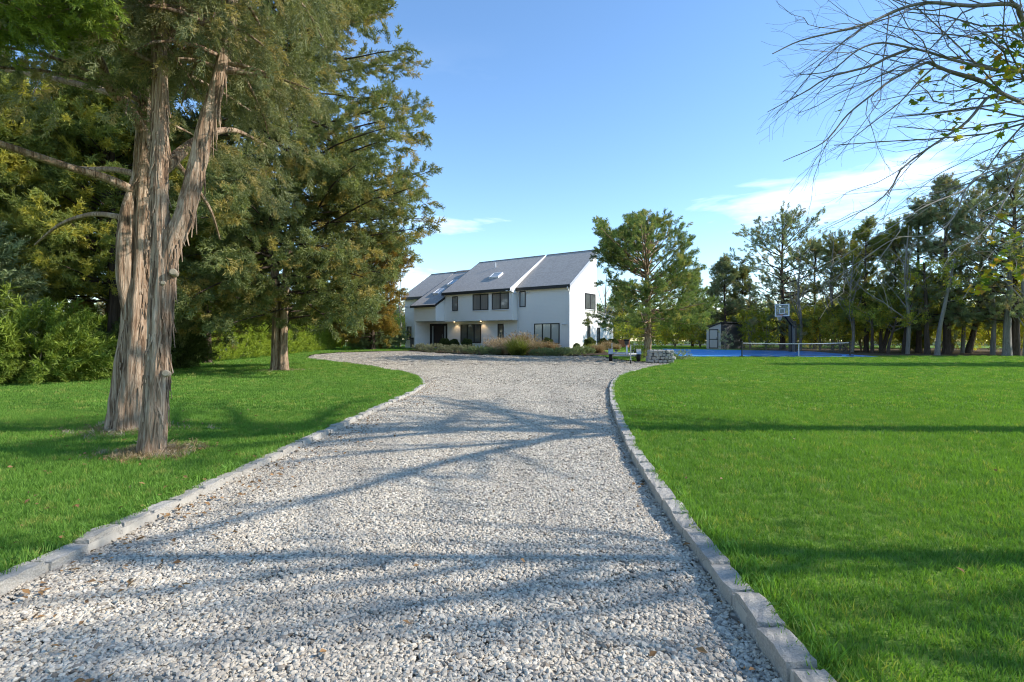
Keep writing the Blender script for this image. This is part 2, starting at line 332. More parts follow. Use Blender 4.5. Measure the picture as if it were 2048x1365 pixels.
    M['hedge'] = leaf_mat('hedge_green', (.09, .17, .025), (.50, .58, .09), .42)
    M['juniper'] = leaf_mat('juniper', (.08, .13, .065), (.36, .42, .22), .34)
    M['boxwood'] = leaf_mat('boxwood', (.030, .055, .016), (.16, .20, .05), .3)
    M['dry_grass'] = leaf_mat('dry_grass', (.16, .11, .05), (.50, .38, .20), .35, ((.48, .40, .30), .75), tcol=(1.1, 1, .8))
    M['green_tuft'] = leaf_mat('green_tuft', (.07, .10, .02), (.30, .33, .07), .40)
    M['lavender'] = leaf_mat('grey_green', (.13, .14, .09), (.36, .37, .24), .3)
    M['understory'] = leaf_mat('understory', (.12, .165, .03), (.55, .58, .11), .56, ((.56, .45, .07), .70))
    M['yellow_shrub'] = leaf_mat('yellow_shrub', (.09, .13, .012), (.42, .42, .04), .50)
    M['pale_shrub'] = leaf_mat('pale_shrub', (.20, .22, .13), (.52, .52, .34), .35)
    M['maple_leaf'] = None
    b = NB('maple_leaf'); oi = b.n.new('ShaderNodeObjectInfo'); c = b.ramp(oi.outputs['Random'], [(0, (.09, .16, .02)), (.45, (.20, .26, .02)), (.75, (.50, .42, .02)), (1, (.42, .20, .03))])
    b.col(c).set(rough=.5, spec=.3); tr = b.n.new('ShaderNodeBsdfTranslucent'); ms = b.n.new('ShaderNodeMixShader'); ms.inputs[0].default_value = .5
    b.l.new(c, tr.inputs[0]); b.l.new(b.bsdf.outputs[0], ms.inputs[1]); b.l.new(tr.outputs[0], ms.inputs[2]); b.l.new(ms.outputs[0], b.out.inputs[0]); M['maple_leaf'] = b.mat
    M['fallen'] = leaf_mat('fallen_leaf', (.13, .07, .03), (.42, .24, .10), .15, tcol=(1, .9, .7))
    M['brown_leaf'] = leaf_mat('brown_leaf', (.14, .08, .04), (.34, .22, .12), .35, tcol=(1.1, .9, .7))
make_materials()

# ------------------------------------------------------------------ scattered small pieces (leaf sprays, blades, pebbles)
_groups = {}
def scatter_group(nv):
    if nv in _groups: return _groups[nv]
    g = bpy.data.node_groups.new('scatter_%d_kinds' % nv, 'GeometryNodeTree')
    g.interface.new_socket('Geometry', in_out='INPUT', socket_type='NodeSocketGeometry')
    g.interface.new_socket('Geometry', in_out='OUTPUT', socket_type='NodeSocketGeometry')
    n, l = g.nodes, g.links
    gi = n.new('NodeGroupInput'); go = n.new('NodeGroupOutput'); join = n.new('GeometryNodeJoinGeometry')
    def attr(nm, ty):
        a = n.new('GeometryNodeInputNamedAttribute'); a.data_type = ty; a.inputs['Name'].default_value = nm; return a.outputs['Attribute']
    def eq(sock, k):
        c = n.new('FunctionNodeCompare'); c.data_type = 'INT'; c.operation = 'EQUAL'
        l.new(sock, c.inputs[2]); c.inputs[3].default_value = k; return c.outputs[0]
    def part(k):
        s = n.new('GeometryNodeSeparateGeometry'); s.domain = 'POINT'; l.new(gi.outputs[0], s.inputs[0]); l.new(eq(attr('role', 'INT'), k), s.inputs[1]); return s.outputs[0]
    pts = part(0); e2r = n.new('FunctionNodeEulerToRotation'); l.new(attr('turn', 'FLOAT_VECTOR'), e2r.inputs[0])
    for k in range(nv):
        i = n.new('GeometryNodeInstanceOnPoints'); l.new(pts, i.inputs['Points']); l.new(eq(attr('variant', 'INT'), k), i.inputs['Selection'])
        l.new(part(k + 1), i.inputs['Instance']); l.new(e2r.outputs[0], i.inputs['Rotation']); l.new(attr('size', 'FLOAT'), i.inputs['Scale'])
        l.new(i.outputs[0], join.inputs[0])
    l.new(join.outputs[0], go.inputs[0]); _groups[nv] = g; return g
def turns(D, roll):
    Z = D / (np.linalg.norm(D, axis=1)[:, None] + 1e-9)
    ref = np.where(np.abs(Z[:, 2:3]) < .95, np.array([[0, 0, 1.0]]), np.array([[1.0, 0, 0]]))
    X = np.cross(ref, Z); X /= np.linalg.norm(X, axis=1)[:, None] + 1e-9; Y = np.cross(Z, X)
    c, s = np.cos(roll)[:, None], np.sin(roll)[:, None]; X, Y = c * X + s * Y, -s * X + c * Y
    return np.stack([np.arctan2(Y[:, 2], Z[:, 2]), np.arcsin(np.clip(-X[:, 2], -1, 1)), np.arctan2(X[:, 1], X[:, 0])], axis=1)
def scatter_mesh(name, P, D, S, mat, variants, roll=None, tint=None, rng=RNG):
    P = np.asarray(P, float); N = len(P); nv = len(variants)
    roll = rng.uniform(0, 2 * np.pi, N) if roll is None else roll
    T = turns(np.asarray(D, float), roll); tint = rng.random(N) if tint is None else tint
    V = [P]; Fc = []; role = [np.zeros(N, int)]; tone = [np.zeros(N)]; off = N
    for k, (v, f, t) in enumerate(variants):
        V.append(np.asarray(v)); Fc += [tuple(i + off for i in q) for q in f]; role.append(np.full(len(v), k + 1)); tone.append(np.asarray(t)); off += len(v)
    V = np.concatenate(V); n = len(V)
    me = bpy.data.meshes.new(name); me.from_pydata(V.tolist(), [], Fc); me.materials.append(mat)
    def put(nm, ty, arr, key='value'):
        a = me.attributes.new(nm, ty, 'POINT'); a.data.foreach_set(key, np.ascontiguousarray(arr, dtype=np.int32 if ty == 'INT' else np.float32).ravel())
    pad = lambda a, fill=0.0: np.concatenate([a, np.full(n - N, fill)])
    put('role', 'INT', np.concatenate(role)); put('variant', 'INT', np.concatenate([rng.integers(0, nv, N), np.full(n - N, -1)]))
    put('turn', 'FLOAT_VECTOR', np.concatenate([T, np.zeros((n - N, 3))]), 'vector'); put('size', 'FLOAT', pad(np.asarray(S, float) * np.ones(N)))
    put('tone', 'FLOAT', np.concatenate(tone)); put('tint', 'FLOAT', pad(tint)); put('tint2', 'FLOAT', pad(rng.random(N)))
    return me
def scatter(name, P, D, S, mat, variants, parent=None, **k):
    me = scatter_mesh(name, P, D, S, mat, variants, **k)
    o = bpy.data.objects.new(name, me); link(o, parent); o['kind'] = 'stuff'
    m = o.modifiers.new('scatter', 'NODES'); m.node_group = scatter_group(len(variants)); return o

class VB:
    def __init__(s): s.V = []; s.F = []; s.T = []
    def strip(s, p, d, L, w0, w1, nrm, tone):
        d = d / (np.linalg.norm(d) + 1e-9); sd = np.cross(d, nrm); q = np.linalg.norm(sd)
        sd = sd / q if q > 1e-4 else np.array([1.0, 0, 0]); o = len(s.V); e = p + d * L
        s.V += [p - sd * w0 / 2, p + sd * w0 / 2, e + sd * w1 / 2, e - sd * w1 / 2]; s.F.append((o, o + 1, o + 2, o + 3)); s.T += [tone] * 4
    def leaf(s, p, d, L, w, nrm, tone):
        d = d / (np.linalg.norm(d) + 1e-9); sd = np.cross(d, nrm); sd /= np.linalg.norm(sd) + 1e-9; up = np.cross(sd, d); o = len(s.V)
        s.V += [p, p + d * L * .5 + sd * w / 2 + up * w * .2, p + d * L, p + d * L * .5 - sd * w / 2 + up * w * .2]; s.F += [(o, o + 1, o + 2), (o, o + 2, o + 3)]; s.T += [tone] * 4
    def get(s): return np.array(s.V), s.F, np.array(s.T)
def unit(rng): v = rng.normal(size=3); return v / np.linalg.norm(v)
def cedar_spray(seed, n=16, sub=5, w=.05, spread=.75, flat=.55, lw=.17):
    r = np.random.default_rng(seed); b = VB()
    for k in range(n):
        t = .05 + .95 * (k + r.random()) / n; p = np.array([r.normal() * .03, r.normal() * .03, t]); a = r.uniform(0, 2 * np.pi)
        lat = np.array([np.cos(a), np.sin(a) * flat, 0]); d = lat * spread + np.array([0, 0, .75]); d /= np.linalg.norm(d); L = .46 * (1 - .6 * t) * r.uniform(.7, 1.25); tone = np.clip(.25 + .5 * r.random() + .2 * t, 0, 1)
        b.strip(p, d, L, w * .9, w * .4, unit(r), tone)
        for j in range(sub):
            s_ = (j + r.random()) / sub; q = p + d * L * s_; e = d * .8 + unit(r) * .75
            b.strip(q, e, lw * r.uniform(.6, 1.2), w, w * .3, unit(r), np.clip(tone + r.normal() * .15, 0, 1))
    return b.get()
def leaf_spray(seed, n=12, L=.26, w=.17):
    r = np.random.default_rng(seed); b = VB(); b.strip(np.zeros(3), np.array([.05, 0, 1]), .9, .02, .008, unit(r), .1)
    for k in range(n):
        t = .12 + .88 * k / n; a = k * 2.4 + r.normal() * .4; d = np.array([np.cos(a), np.sin(a), .35 + r.normal() * .4]); b.leaf(np.array([0, 0, t * .9]) + d * .08, d, L * r.uniform(.7, 1.2), w * r.uniform(.7, 1.2), unit(r) * .7 + np.array([0, 0, 1.0]), r.random())
    return b.get()
def dense_ball(seed, n=60, L=.30, w=.20):
    r = np.random.default_rng(seed); b = VB()
    for k in range(n):
        p = unit(r) * r.random() ** .5 * .45; b.leaf(p, unit(r) + np.array([0, 0, .5]), L * r.uniform(.6, 1.2), w, unit(r), r.random())
    return b.get()
def grass_tuft(seed, n=34, rad=.06, h=.042, w=.0036, lean=.6):
    r = np.random.default_rng(seed); b = VB()
    for k in range(n):
        a = r.uniform(0, 6.283); q = rad * r.random() ** .5; p = np.array([np.cos(a) * q, np.sin(a) * q, -.004]); u = unit(r); u[2] = 0
        d = np.array([0, 0, 1.0]) + u * lean * r.random(); L = h * r.uniform(.5, 1.15); nr = np.array([r.normal(), r.normal(), .1]); t = r.random()
        b.strip(p, d, L * .55, w, w * .85, nr, t * .8); p2 = p + d / np.linalg.norm(d) * L * .55; b.strip(p2, d + u * lean * .8, L * .5, w * .85, w * .1, nr, min(1, t * .8 + .25))
    return b.get()
def tall_tuft(seed, n=90, h=1.0, w=.012, lean=.7, plume=0):
    r = np.random.default_rng(seed); b = VB()
    for k in range(n):
        u = unit(r); u[2] = 0; p = u * .12 * r.random(); d = np.array([0, 0, 1.0]) + u * lean * r.random(); L = h * r.uniform(.55, 1.05) / 3; nr = np.array([r.normal(), r.normal(), .1]); t = r.random() * .8; ww = w
        for s_ in range(3):
            b.strip(p, d, L, ww, ww * .75, nr, t + .06 * s_); p = p + d / np.linalg.norm(d) * L; d = d + u * .35 * (s_ + 1) * lean + np.array([0, 0, -.12 * s_]); ww *= .75
        if k < plume:
            for j in range(6): b.strip(p + unit(r) * .02, d + unit(r) * .4, .09, .02, .006, unit(r), .95)
    return b.get()
_ico = None
def pebble_patch(seed, n=74, rad=.075, size=(.0036, .0108)):
    r = np.random.default_rng(seed); V = []; Fc = []; T = []
    bm = bmesh.new(); bmesh.ops.create_icosphere(bm, subdivisions=1, radius=1.0); base = np.array([v.co[:] for v in bm.verts]); fs = [tuple(v.index for v in f.verts) for f in bm.faces]; bm.free()
    for k in range(n):
        a = r.uniform(0, 6.283); q = rad * r.random() ** .5; s = r.uniform(*size) * (1.35 if r.random() < .12 else 1)
        v = base * (1 + r.normal(size=(len(base), 1)) * .16) * np.array([1.25, .95, .55]) * s
        R_ = np.array(Matrix.Rotation(r.uniform(0, 6.28), 3, 'Z') @ Matrix.Rotation(r.normal() * .45, 3, 'X') @ Matrix.Rotation(r.normal() * .3, 3, 'Y'))
        v = v @ R_.T + np.array([np.cos(a) * q, np.sin(a) * q, s * .25 + r.uniform(0, .008)]); o = len(V); V += list(v); Fc += [tuple(i + o for i in f) for f in fs]; T += [r.random()] * len(v)
    return np.array(V), Fc, np.array(T)
def flat_leaf(seed):
    r = np.random.default_rng(seed); b = VB(); b.leaf(np.array([-.5, 0, .12]), np.array([1, 0, r.normal() * .15]), 1.0, .62, np.array([r.normal() * .3, r.normal() * .3, 1.0]), r.random()); return b.get()
K = {
    'cedar_fine': [cedar_spray(s, 20, 6, .034, .7, .6, .15) for s in range(4)],
    'cedar': [cedar_spray(10 + s, 24, 7, .042, .8, .7, .16) for s in range(4)],
    'cedar_far': [cedar_spray(20 + s, 18, 6, .062, .9, .8, .2) for s in range(4)],
    'fan': [cedar_spray(30 + s, 20, 6, .040, .75, .22, .17) for s in range(3)],
    'leafy': [leaf_spray(40 + s, 14) for s in range(4)], 'ball': [dense_ball(50 + s) for s in range(3)],
    'turf': [grass_tuft(60 + s) for s in range(5)], 'turf_far': [grass_tuft(70 + s, 40, .12, .045, .010, .6) for s in range(4)],
    'pebbles': [pebble_patch(80 + s) for s in range(7)], 'fallen': [flat_leaf(90 + s) for s in range(4)],
    'dry': [tall_tuft(100 + s, 110, 1.0, .014, .55, 14) for s in range(3)], 'green': [tall_tuft(110 + s, 120, 1.0, .016, .6) for s in range(3)],
}

# ------------------------------------------------------------------ the land
XL = np.array([(-4, -2.45), (0, -2.42), (5.5, -2.36), (10, -2.26), (12.5, -2.2), (14.5, -2.28), (16, -2.55), (18, -3.05), (20, -3.8), (25, -6.2), (30, -9.4), (34, -12.1), (37.5, -14.0), (41, -15.0), (44, -15.2), (46.3, -14.6), (48, -13.2), (49.6, -11), (50.6, -9.9)])
XR = np.array([(-4, .86), (0, .9), (2.17, .965), (2.5, .985), (3.8, 1.06), (5.34, 1.18), (7.46, 1.44), (10.4, 1.86), (13, 2.3), (15.2, 2.75), (17.2, 3.25), (19.1, 3.85), (24, 5.8), (27.6, 7.9), (28.8, 8.2), (30, 7.7), (33, 6.7), (36, 6.45), (39.4, 6.4), (40.2, 5.5), (40.8, 2.8), (41.5, -.9), (43, -3.7), (46.5, -6.9), (49.5, -8.6), (50.6, -9.6)])
xl = lambda y: np.interp(y, XL[:, 0], XL[:, 1]); xr = lambda y: np.interp(y, XR[:, 0], XR[:, 1])
def sheet(name, rows, cols_fn, dz, mat, kind='structure'):
    """a strip of land: for each y a list of x; follows the land at height dz"""
    V = []; Fc = []; nc = None
    for y in rows:
        xs = cols_fn(y); nc = len(xs); V += [(x, y, float(gz(x, y)) + dz) for x in xs]
    for i in range(len(rows) - 1):
        for j in range(nc - 1):
            a = i * nc + j; Fc.append((a, a + 1, a + nc + 1, a + nc))
    me = bpy.data.meshes.new(name); me.from_pydata(V, [], Fc); me.materials.append(mat); me.polygons.foreach_set('use_smooth', [True] * len(Fc))
    o = bpy.data.objects.new(name, me); link(o); return tag(o, kind=kind)
rows_near = np.concatenate([np.arange(-4, 16, .25), np.arange(16, 50.7, .35)])
far_rows = np.concatenate([[-60, -20], np.arange(-6, 90, 2.0), [100, 130, 170, 230, 320, 500, 900, 1600, 3000]])
wide = np.concatenate([[-3000, -1500, -800, -400, -200, -120], np.arange(-80, 81, 4.0), [120, 200, 400, 800, 1500, 3000]])
sheet('ground', far_rows, lambda y: wide, -.06, M['ground'])
LAWN_UP = .045
sheet('lawn', rows_near, lambda y: np.concatenate([[-75, -50, -35], xl(y) - .1 - np.array([18, 14, 10, 7, 5, 3, 1.5, .7, .2, 0])]), LAWN_UP, M['lawn'])
sheet('lawn', rows_near, lambda y: np.concatenate([xr(y) + .1 + np.array([0, .2, .7, 1.5, 3, 5, 7, 10, 14, 18, 22, 26, 32]), [48, 60]]), LAWN_UP, M['lawn'])
sheet('lawn', np.arange(50.6, 75, .8), lambda y: np.concatenate([[-75, -40], np.arange(-30, 40, 2.0), [50, 60]]), LAWN_UP, M['lawn'])
sheet('driveway', rows_near, lambda y: xl(y) + (xr(y) - xl(y)) * np.linspace(0, 1, 19), 0.0, M['gravel_bed'])
# leaf litter under the right-hand trees, and the planted bed before the house
sheet('woodland_floor', np.arange(39.6, 58, .7), lambda y: np.linspace(24 + max(0, 44 - y) * .3, 75, 22), LAWN_UP + .008, M['litter'])
sheet('woodland_floor', np.arange(14, 60, 1.0), lambda y: np.linspace(-60, -15.2 - .05 * (y - 14) - (2.2 if y > 28 else 0), 14), LAWN_UP + .008, M['litter'])
BED_ROWS = np.arange(40.25, 54.4, .3)
def bed_x(y):
    # between the gravel edge and the front of the house
    xa = float(xr(y)) + .05 if y < 50.5 else -9.5
    yy = y - HY; xb = HX + .8 * HC - .0 - (max(0, yy) / .589 * .808)
    lim = min(7.8, xb if yy > -.5 else 7.8)
    return np.linspace(min(xa, lim - .1), lim, 14)
sheet('planting_bed', BED_ROWS, bed_x, LAWN_UP + .012, M['mulch'])
sheet('road', np.arange(104, 113, 2.0), lambda y: np.linspace(-20, 260, 40), .02, M['asphalt'])

# kerbs: granite blocks, each its own piece, on a mortar bed
def kerb_path(fn, y0, y1):
    ys = np.arange(y0, y1, .02); p = np.stack([fn(ys), ys], 1); s = np.concatenate([[0], np.cumsum(np.linalg.norm(np.diff(p, axis=0), axis=1))]); return p, s
def block_mesh(seed):
    r = random.Random(seed); bm = bmesh.new(); bmesh.ops.create_cube(bm, size=1.0); bmesh.ops.subdivide_edges(bm, edges=bm.edges[:], cuts=4, use_grid_fill=True)
    for v in bm.verts:
        v.co = Vector((v.co.x * (1 - .10 * abs(v.co.z + .5) * (1 if abs(v.co.x) > .4 else 0)), v.co.y, v.co.z)); e = sum(abs(c) > .49 for c in v.co)
        v.co *= {3: .93, 2: .965}.get(e, 1.0); s_ = math.sin(v.co.y * 7 + seed) * .03; v.co += Vector((r.uniform(-.022, .022) + s_, r.uniform(-.012, .012), r.uniform(-.025, .025) + s_ * .6))
    me = bpy.data.meshes.new('stone'); bm.to_mesh(me); bm.free(); me.materials.append(M['granite']); return me
BLOCKS = [block_mesh(s) for s in range(8)]
def kerb(name, fn, y0, y1, side, label, wid=.105, lift=.0):
    p, s = kerb_path(fn, y0, y1); mb = MB(); T = np.gradient(p, axis=0); T /= np.linalg.norm(T, axis=1)[:, None]; Nn = np.stack([T[:, 1], -T[:, 0]], 1) * side
    idx = np.arange(0, len(p), 12); z = gz(p[:, 0], p[:, 1])
    V = []; Fc = []
    for i in idx:
        for o, h in ((-.004, -.05), (.004, .060 + lift), (wid - .006, .062 + lift), (wid, -.05)): q = p[i] + Nn[i] * o; V.append((q[0], q[1], z[i] + h))
    for i in range(len(idx) - 1):
        for j in range(3): a = i * 4 + j; Fc.append((a, a + 1, a + 5, a + 4))
    mb.add(V, Fc); root = mb.build(name, M['mortar']); tag(root, kind='structure'); root['label'] = label
    r = random.Random(5 + side); d = .02
    while d < s[-1] - .35:
        L = r.uniform(.25, .31); i = min(np.searchsorted(s, d + L / 2), len(p) - 1); q = p[i] + Nn[i] * (wid / 2 + r.uniform(-.006, .006))
        o = bpy.data.objects.new('stone', r.choice(BLOCKS)); link(o, root)
        o.location = (q[0], q[1], z[i] + .006 + lift + r.uniform(-.012, .008)); o.scale = (wid + r.uniform(.0, .018), L - .026, .15 + r.uniform(-.006, .006)); o.rotation_euler = (r.uniform(-.035, .035), r.uniform(-.07, .07), math.atan2(-T[i][0], T[i][1]) + (math.pi if r.random() < .5 else 0))
        d += L
kerb('kerb_right', xr, 1.0, 21.5, 1, 'granite block kerb along the right lawn', lift=.006)
kerb('kerb_left', xl, 1.4, 17.5, -1, 'granite block kerb along the left lawn', lift=-.010)

COURT = [(11.5, 37.6), (24.8, 37.2), (25.5, 47.5), (14.6, 53.5)]
# ------------------------------------------------------------------ gravel and turf
def scatter_area(y0, y1, dens, xf0, xf1, rng, clip=1.12):
    """jittered grid of points with given density per square metre between x = xf0(y) and xf1(y), inside a wedge a little wider than the view"""
    h = dens ** -.5; gy = np.arange(y0, y1, h); X = []; Y = []
    for yy in gy:
        a = max(float(xf0(yy)), -clip * yy - 1.5); b = min(float(xf1(yy)), clip * yy + 1.5)
        if b <= a: continue
        x = np.arange(a, b, h); X.append(x + rng.random(len(x)) * h * 1.3 - .15 * h); Y.append(yy + rng.random(len(x)) * h * 1.3 - .15 * h)
    x, y = np.concatenate(X), np.concatenate(Y); k = (x > xf0(y)) & (x < xf1(y)); return x[k], y[k]
def gravel():
    r = np.random.default_rng(3); P = []
    S = []
    for y0, y1, dens, sc in ((1.2, 5, 260, 1.0), (5, 9, 170, 1.15), (9, 15, 80, 1.45), (15, 26, 26, 1.9), (26, 46, 5, 2.1)):
        x, y = scatter_area(y0, y1, dens, lambda q: xl(q) + .03, lambda q: xr(q) - .03, r)
        P.append(np.stack([x, y, gz(x, y) + .002 + .006 * np.sin(x * 3.1 + np.sin(y * 1.7)) * np.sin(y * 2.3)], 1)); S.append(np.full(len(x), sc) * r.uniform(.85, 1.15, len(x)))
    P = np.concatenate(P); S = np.concatenate(S); D = np.tile([0, 0, 1.0], (len(P), 1)) + r.normal(size=(len(P), 3)) * .03
    o = scatter('gravel', P, D, S, M['pebble'], K['pebbles'], rng=r); tag(o, 'pale crushed stone gravel covering the driveway', 'gravel', kind='stuff')
gravel()
def turf(name, label, xf0, xf1, seed, y_end=46, bands=None):
    r = np.random.default_rng(seed); P = []; S = []; V = []
    near, far = [], []
    for y0, y1, dens, sc in bands:
        x, y = scatter_area(y0, y1, dens, xf0, xf1, r); ok = ~inside(COURT, x, y) & ~((y > 40) & (x > xr(y)) & (x < 7.8)); x, y = x[ok], y[ok]; q = np.stack([x, y, gz(x, y) + LAWN_UP - .004], 1)
        patch = .5 + .5 * np.sin(x * 1.7 + np.sin(y * 1.3) * 2) * np.sin(y * 1.1 + x * .4); s = sc * r.uniform(.75, 1.2, len(x)) * (.85 + .3 * patch)
        (near if y0 < 9 else far).append((q, s, np.clip(r.random(len(x)) * .6 + .4 * patch, 0, 1)))
    for lst, kind in ((near, 'turf'), (far, 'turf_far')):
        if not lst: continue
        q = np.concatenate([a[0] for a in lst]); s = np.concatenate([a[1] for a in lst]); t = np.concatenate([a[2] for a in lst])
        D = np.tile([0, 0, 1.0], (len(q), 1)) + r.normal(size=(len(q), 3)) * .12
        o = scatter('grass', q, D, s, M['grass'], K[kind], tint=t, rng=r); tag(o, label + (' near the camera' if kind == 'turf' else ' further back'), 'grass', kind='stuff')
turf('grass', 'mown green turf of the right-hand lawn', lambda q: xr(q) + .13, lambda q: np.where(np.asarray(q) > 39, 24, 70.0), 21, bands=((1.2, 4, 420, 1.0), (4, 9, 260, 1.2), (9, 15, 75, 1.0), (15, 27, 24, 1.25), (27, 46, 9, 1.6)))
turf('grass', 'mown green turf of the left-hand lawn', lambda q: np.where(np.asarray(q) > 13, -15.5 - .05 * (np.asarray(q) - 14) - np.where(np.asarray(q) > 28, 2.0, 0), -70.0), lambda q: xl(q) - .13, 22, bands=((2.0, 4, 420, 1.0), (4, 9, 260, 1.2), (9, 15, 75, 1.0), (15, 27, 24, 1.25), (27, 50, 9, 1.6)))
def far_turf():
    r = np.random.default_rng(77); x = r.uniform(-20, 40, 9000); y = r.uniform(46, 70, 9000); k = (y > 50.5) | (x > 8.5); x, y = x[k], y[k]
    lx = (x - HX) * HC + (y - HY) * HS; ly = -(x - HX) * HS + (y - HY) * HC; k = ~((lx > -21.4) & (lx < .2) & (ly > -2.4) & (ly < 9)) ; x, y = x[k], y[k]
    k = ~((x > 14.5) & (y < 56)); x, y = x[k], y[k]
    o = scatter('grass', np.stack([x, y, gz(x, y) + LAWN_UP], 1), np.tile([0, 0, 1.0], (len(x), 1)), 1.8, M['grass'], K['turf_far'], rng=r); tag(o, 'strip of mown green turf beside and behind the house', 'grass', kind='stuff')
far_turf()
def edge_turf():
    r = np.random.default_rng(31); P = []
    for e, sd, y0 in ((xr, 1, 1.3), (xl, -1, 2.0)):
        n = 900; y = y0 + r.random(n) ** 1.4 * 19; x = e(y) + sd * (.115 + np.abs(r.normal(size=n)) * .035); P.append(np.stack([x, y, gz(x, y) + LAWN_UP + .006], 1))
    P = np.concatenate(P); n = len(P); o = scatter('grass', P, np.tile([0, 0, 1.0], (n, 1)) + r.normal(size=(n, 3)) * .3, r.uniform(.8, 1.55, n), M['grass'], K['turf'], tint=r.random(n) ** .5, rng=r); tag(o, 'longer grass tufts overhanging the granite kerbs', 'grass', kind='stuff')
edge_turf()
TRUNK_SPOTS = [(-3.69, 5.62, .45), (-4.92, 7.06, .75), (-8.98, 21.3, 1.0)]
def thatch():
    r = np.random.default_rng(32); P = []
    for (x0, y0, w) in TRUNK_SPOTS:
        n = 170; a = r.uniform(0, 6.283, n); q = .16 + np.abs(r.normal(size=n)) * w * .38; x = x0 + np.cos(a) * q; y = y0 + np.sin(a) * q; P.append(np.stack([x, y, gz(x, y) + LAWN_UP + .004], 1))
    P = np.concatenate(P); n = len(P); o = scatter('dry_grass', P, np.tile([0, 0, 1.0], (n, 1)) + r.normal(size=(n, 3)) * .6, r.uniform(.9, 1.6, n), M['dry_grass'], K['turf'], rng=r); tag(o, 'straw-coloured dry grass round the cedar trunk bases', 'grass', kind='stuff')
thatch()
def litter():
    r = np.random.default_rng(8); P = []
    for e, w, n in ((xl, .40, 800), (xr, -.12, 60)):
        y = 1.5 + r.random(n) ** 1.5 * 17; x = e(y) + np.sign(w) * .02 + np.abs(r.normal(size=n)) * w * .8; P.append(np.stack([x, y, gz(x, y) + .026], 1))
    y = 1.5 + r.random(170) ** 1.3 * 26; x = xl(y) + (xr(y) - xl(y)) * r.random(170); P.append(np.stack([x, y, gz(x, y) + .028], 1))
    y = r.uniform(1.8, 14, 120); x = xl(y) - .1 - np.abs(r.normal(size=120)) * .25; P.append(np.stack([x, y, gz(x, y) + LAWN_UP + .03], 1))
    for (x0, y0, w) in TRUNK_SPOTS:
        n = 150; a = r.uniform(0, 6.283, n); q = .15 + np.abs(r.normal(size=n)) * w * .6; x = x0 + np.cos(a) * q; y = y0 + np.sin(a) * q; P.append(np.stack([x, y, gz(x, y) + LAWN_UP + .022], 1))
    y = r.uniform(2.5, 24, 260); x = xl(y) - r.uniform(.2, 1, 260) * .7 * y; P.append(np.stack([x, y, gz(x, y) + LAWN_UP + .03], 1))
    y = 2.2 + r.random(90) * 20; x = xr(y) + r.random(90) * .7 * y + .2; P.append(np.stack([x, y, gz(x, y) + LAWN_UP + .03], 1))
    P = np.concatenate(P); n = len(P); o = scatter('fallen_leaves', P, np.tile([0, 0, 1.0], (n, 1)) + r.normal(size=(n, 3)) * .25, r.uniform(.018, .05, n), M['fallen'], K['fallen'], rng=r)
    tag(o, 'small brown fallen leaves strewn along the driveway edge', 'leaves', kind='stuff')
litter()

# ------------------------------------------------------------------ the house
house = thing('house', 'white clapboard two-storey house with grey shingled shed roofs and black windows', 'house', (HX, HY, HOUSE_Z), HROT)
def W(name, mats=None, bevel=0.0): pass
def hbox(name, mat, *b): return MB().box(*b).build(name, mat, house)
EAVE_R, RIDGE_R = (-.32, 5.75), (5.2, 9.55)          # (y, z) of the right roof's top surface
EAVE_M, RIDGE_M = (-1.22, 5.66), (4.9, 9.48)
EAVE_S, RIDGE_S = (-2.5, 4.38), (4.9, 8.80)          # strip running down over the porch
EAVE_L, RIDGE_L = (-.32, 5.55), (4.5, 8.62)
def wall_prism(name, prof, x0, x1, mat='siding', parent=None): return MB().prism(prof, 0, x0, x1).build(name, M[mat], parent or house)
def zon(e, r, y): return e[1] + (y - e[0]) / (r[0] - e[0]) * (r[1] - e[1])
# right block, rear wing, middle, overhang, porch, left block
wr = wall_prism('wall', [(0, -.4), (5.1, -.4), (5.1, zon(EAVE_R, RIDGE_R, 5.1) - .14), (0, zon(EAVE_R, RIDGE_R, 0) - .14)], -5.78, 0)
wall_prism('wall', [(5.101, -.4), (8.7, -.4), (8.7, 3.1), (5.101, 3.45)], -14, -.004)
wall_prism('wall', [(.002, -.4), (4.8, -.4), (4.8, zon(EAVE_M, RIDGE_M, 4.8) - .14), (.002, zon(EAVE_M, RIDGE_M, 0) - .16)], -14.4, -5.782)
wall_prism('wall', [(-.89, 2.70), (0, 2.70), (0, zon(EAVE_M, RIDGE_M, 0) - .16), (-.89, zon(EAVE_M, RIDGE_M, -.89) - .16)], -14.35, -5.72)
wall_prism('wall', [(.004, -.4), (4.4, -.4), (4.4, zon(EAVE_L, RIDGE_L, 4.4) - .14), (.004, zon(EAVE_L, RIDGE_L, 0) - .14)], -21.2, -14.402)
porch = wall_prism('porch', [(-2.2, 2.77), (.002, 2.77), (.002, zon(EAVE_S, RIDGE_S, 0) - .15), (-2.2, zon(EAVE_S, RIDGE_S, -2.2) - .15)], -17.5, -14.36)
MB().box(-17.5, -17.3, -2.2, 0, -.4, 2.768).build('porch_wall', M['siding'], porch)
MB().box(-17.29, -14.36, -2.0, -.02, 2.745, 2.768).build('porch_ceiling', M['soffit'], porch)
MB().box(-17.9, -14.0, -3.4, -.004, -.35, .02).build('porch_floor', M['paving'], porch)
hbox('soffit', M['soffit'], -14.34, -5.73, -.88, -.004, 2.675, 2.698)
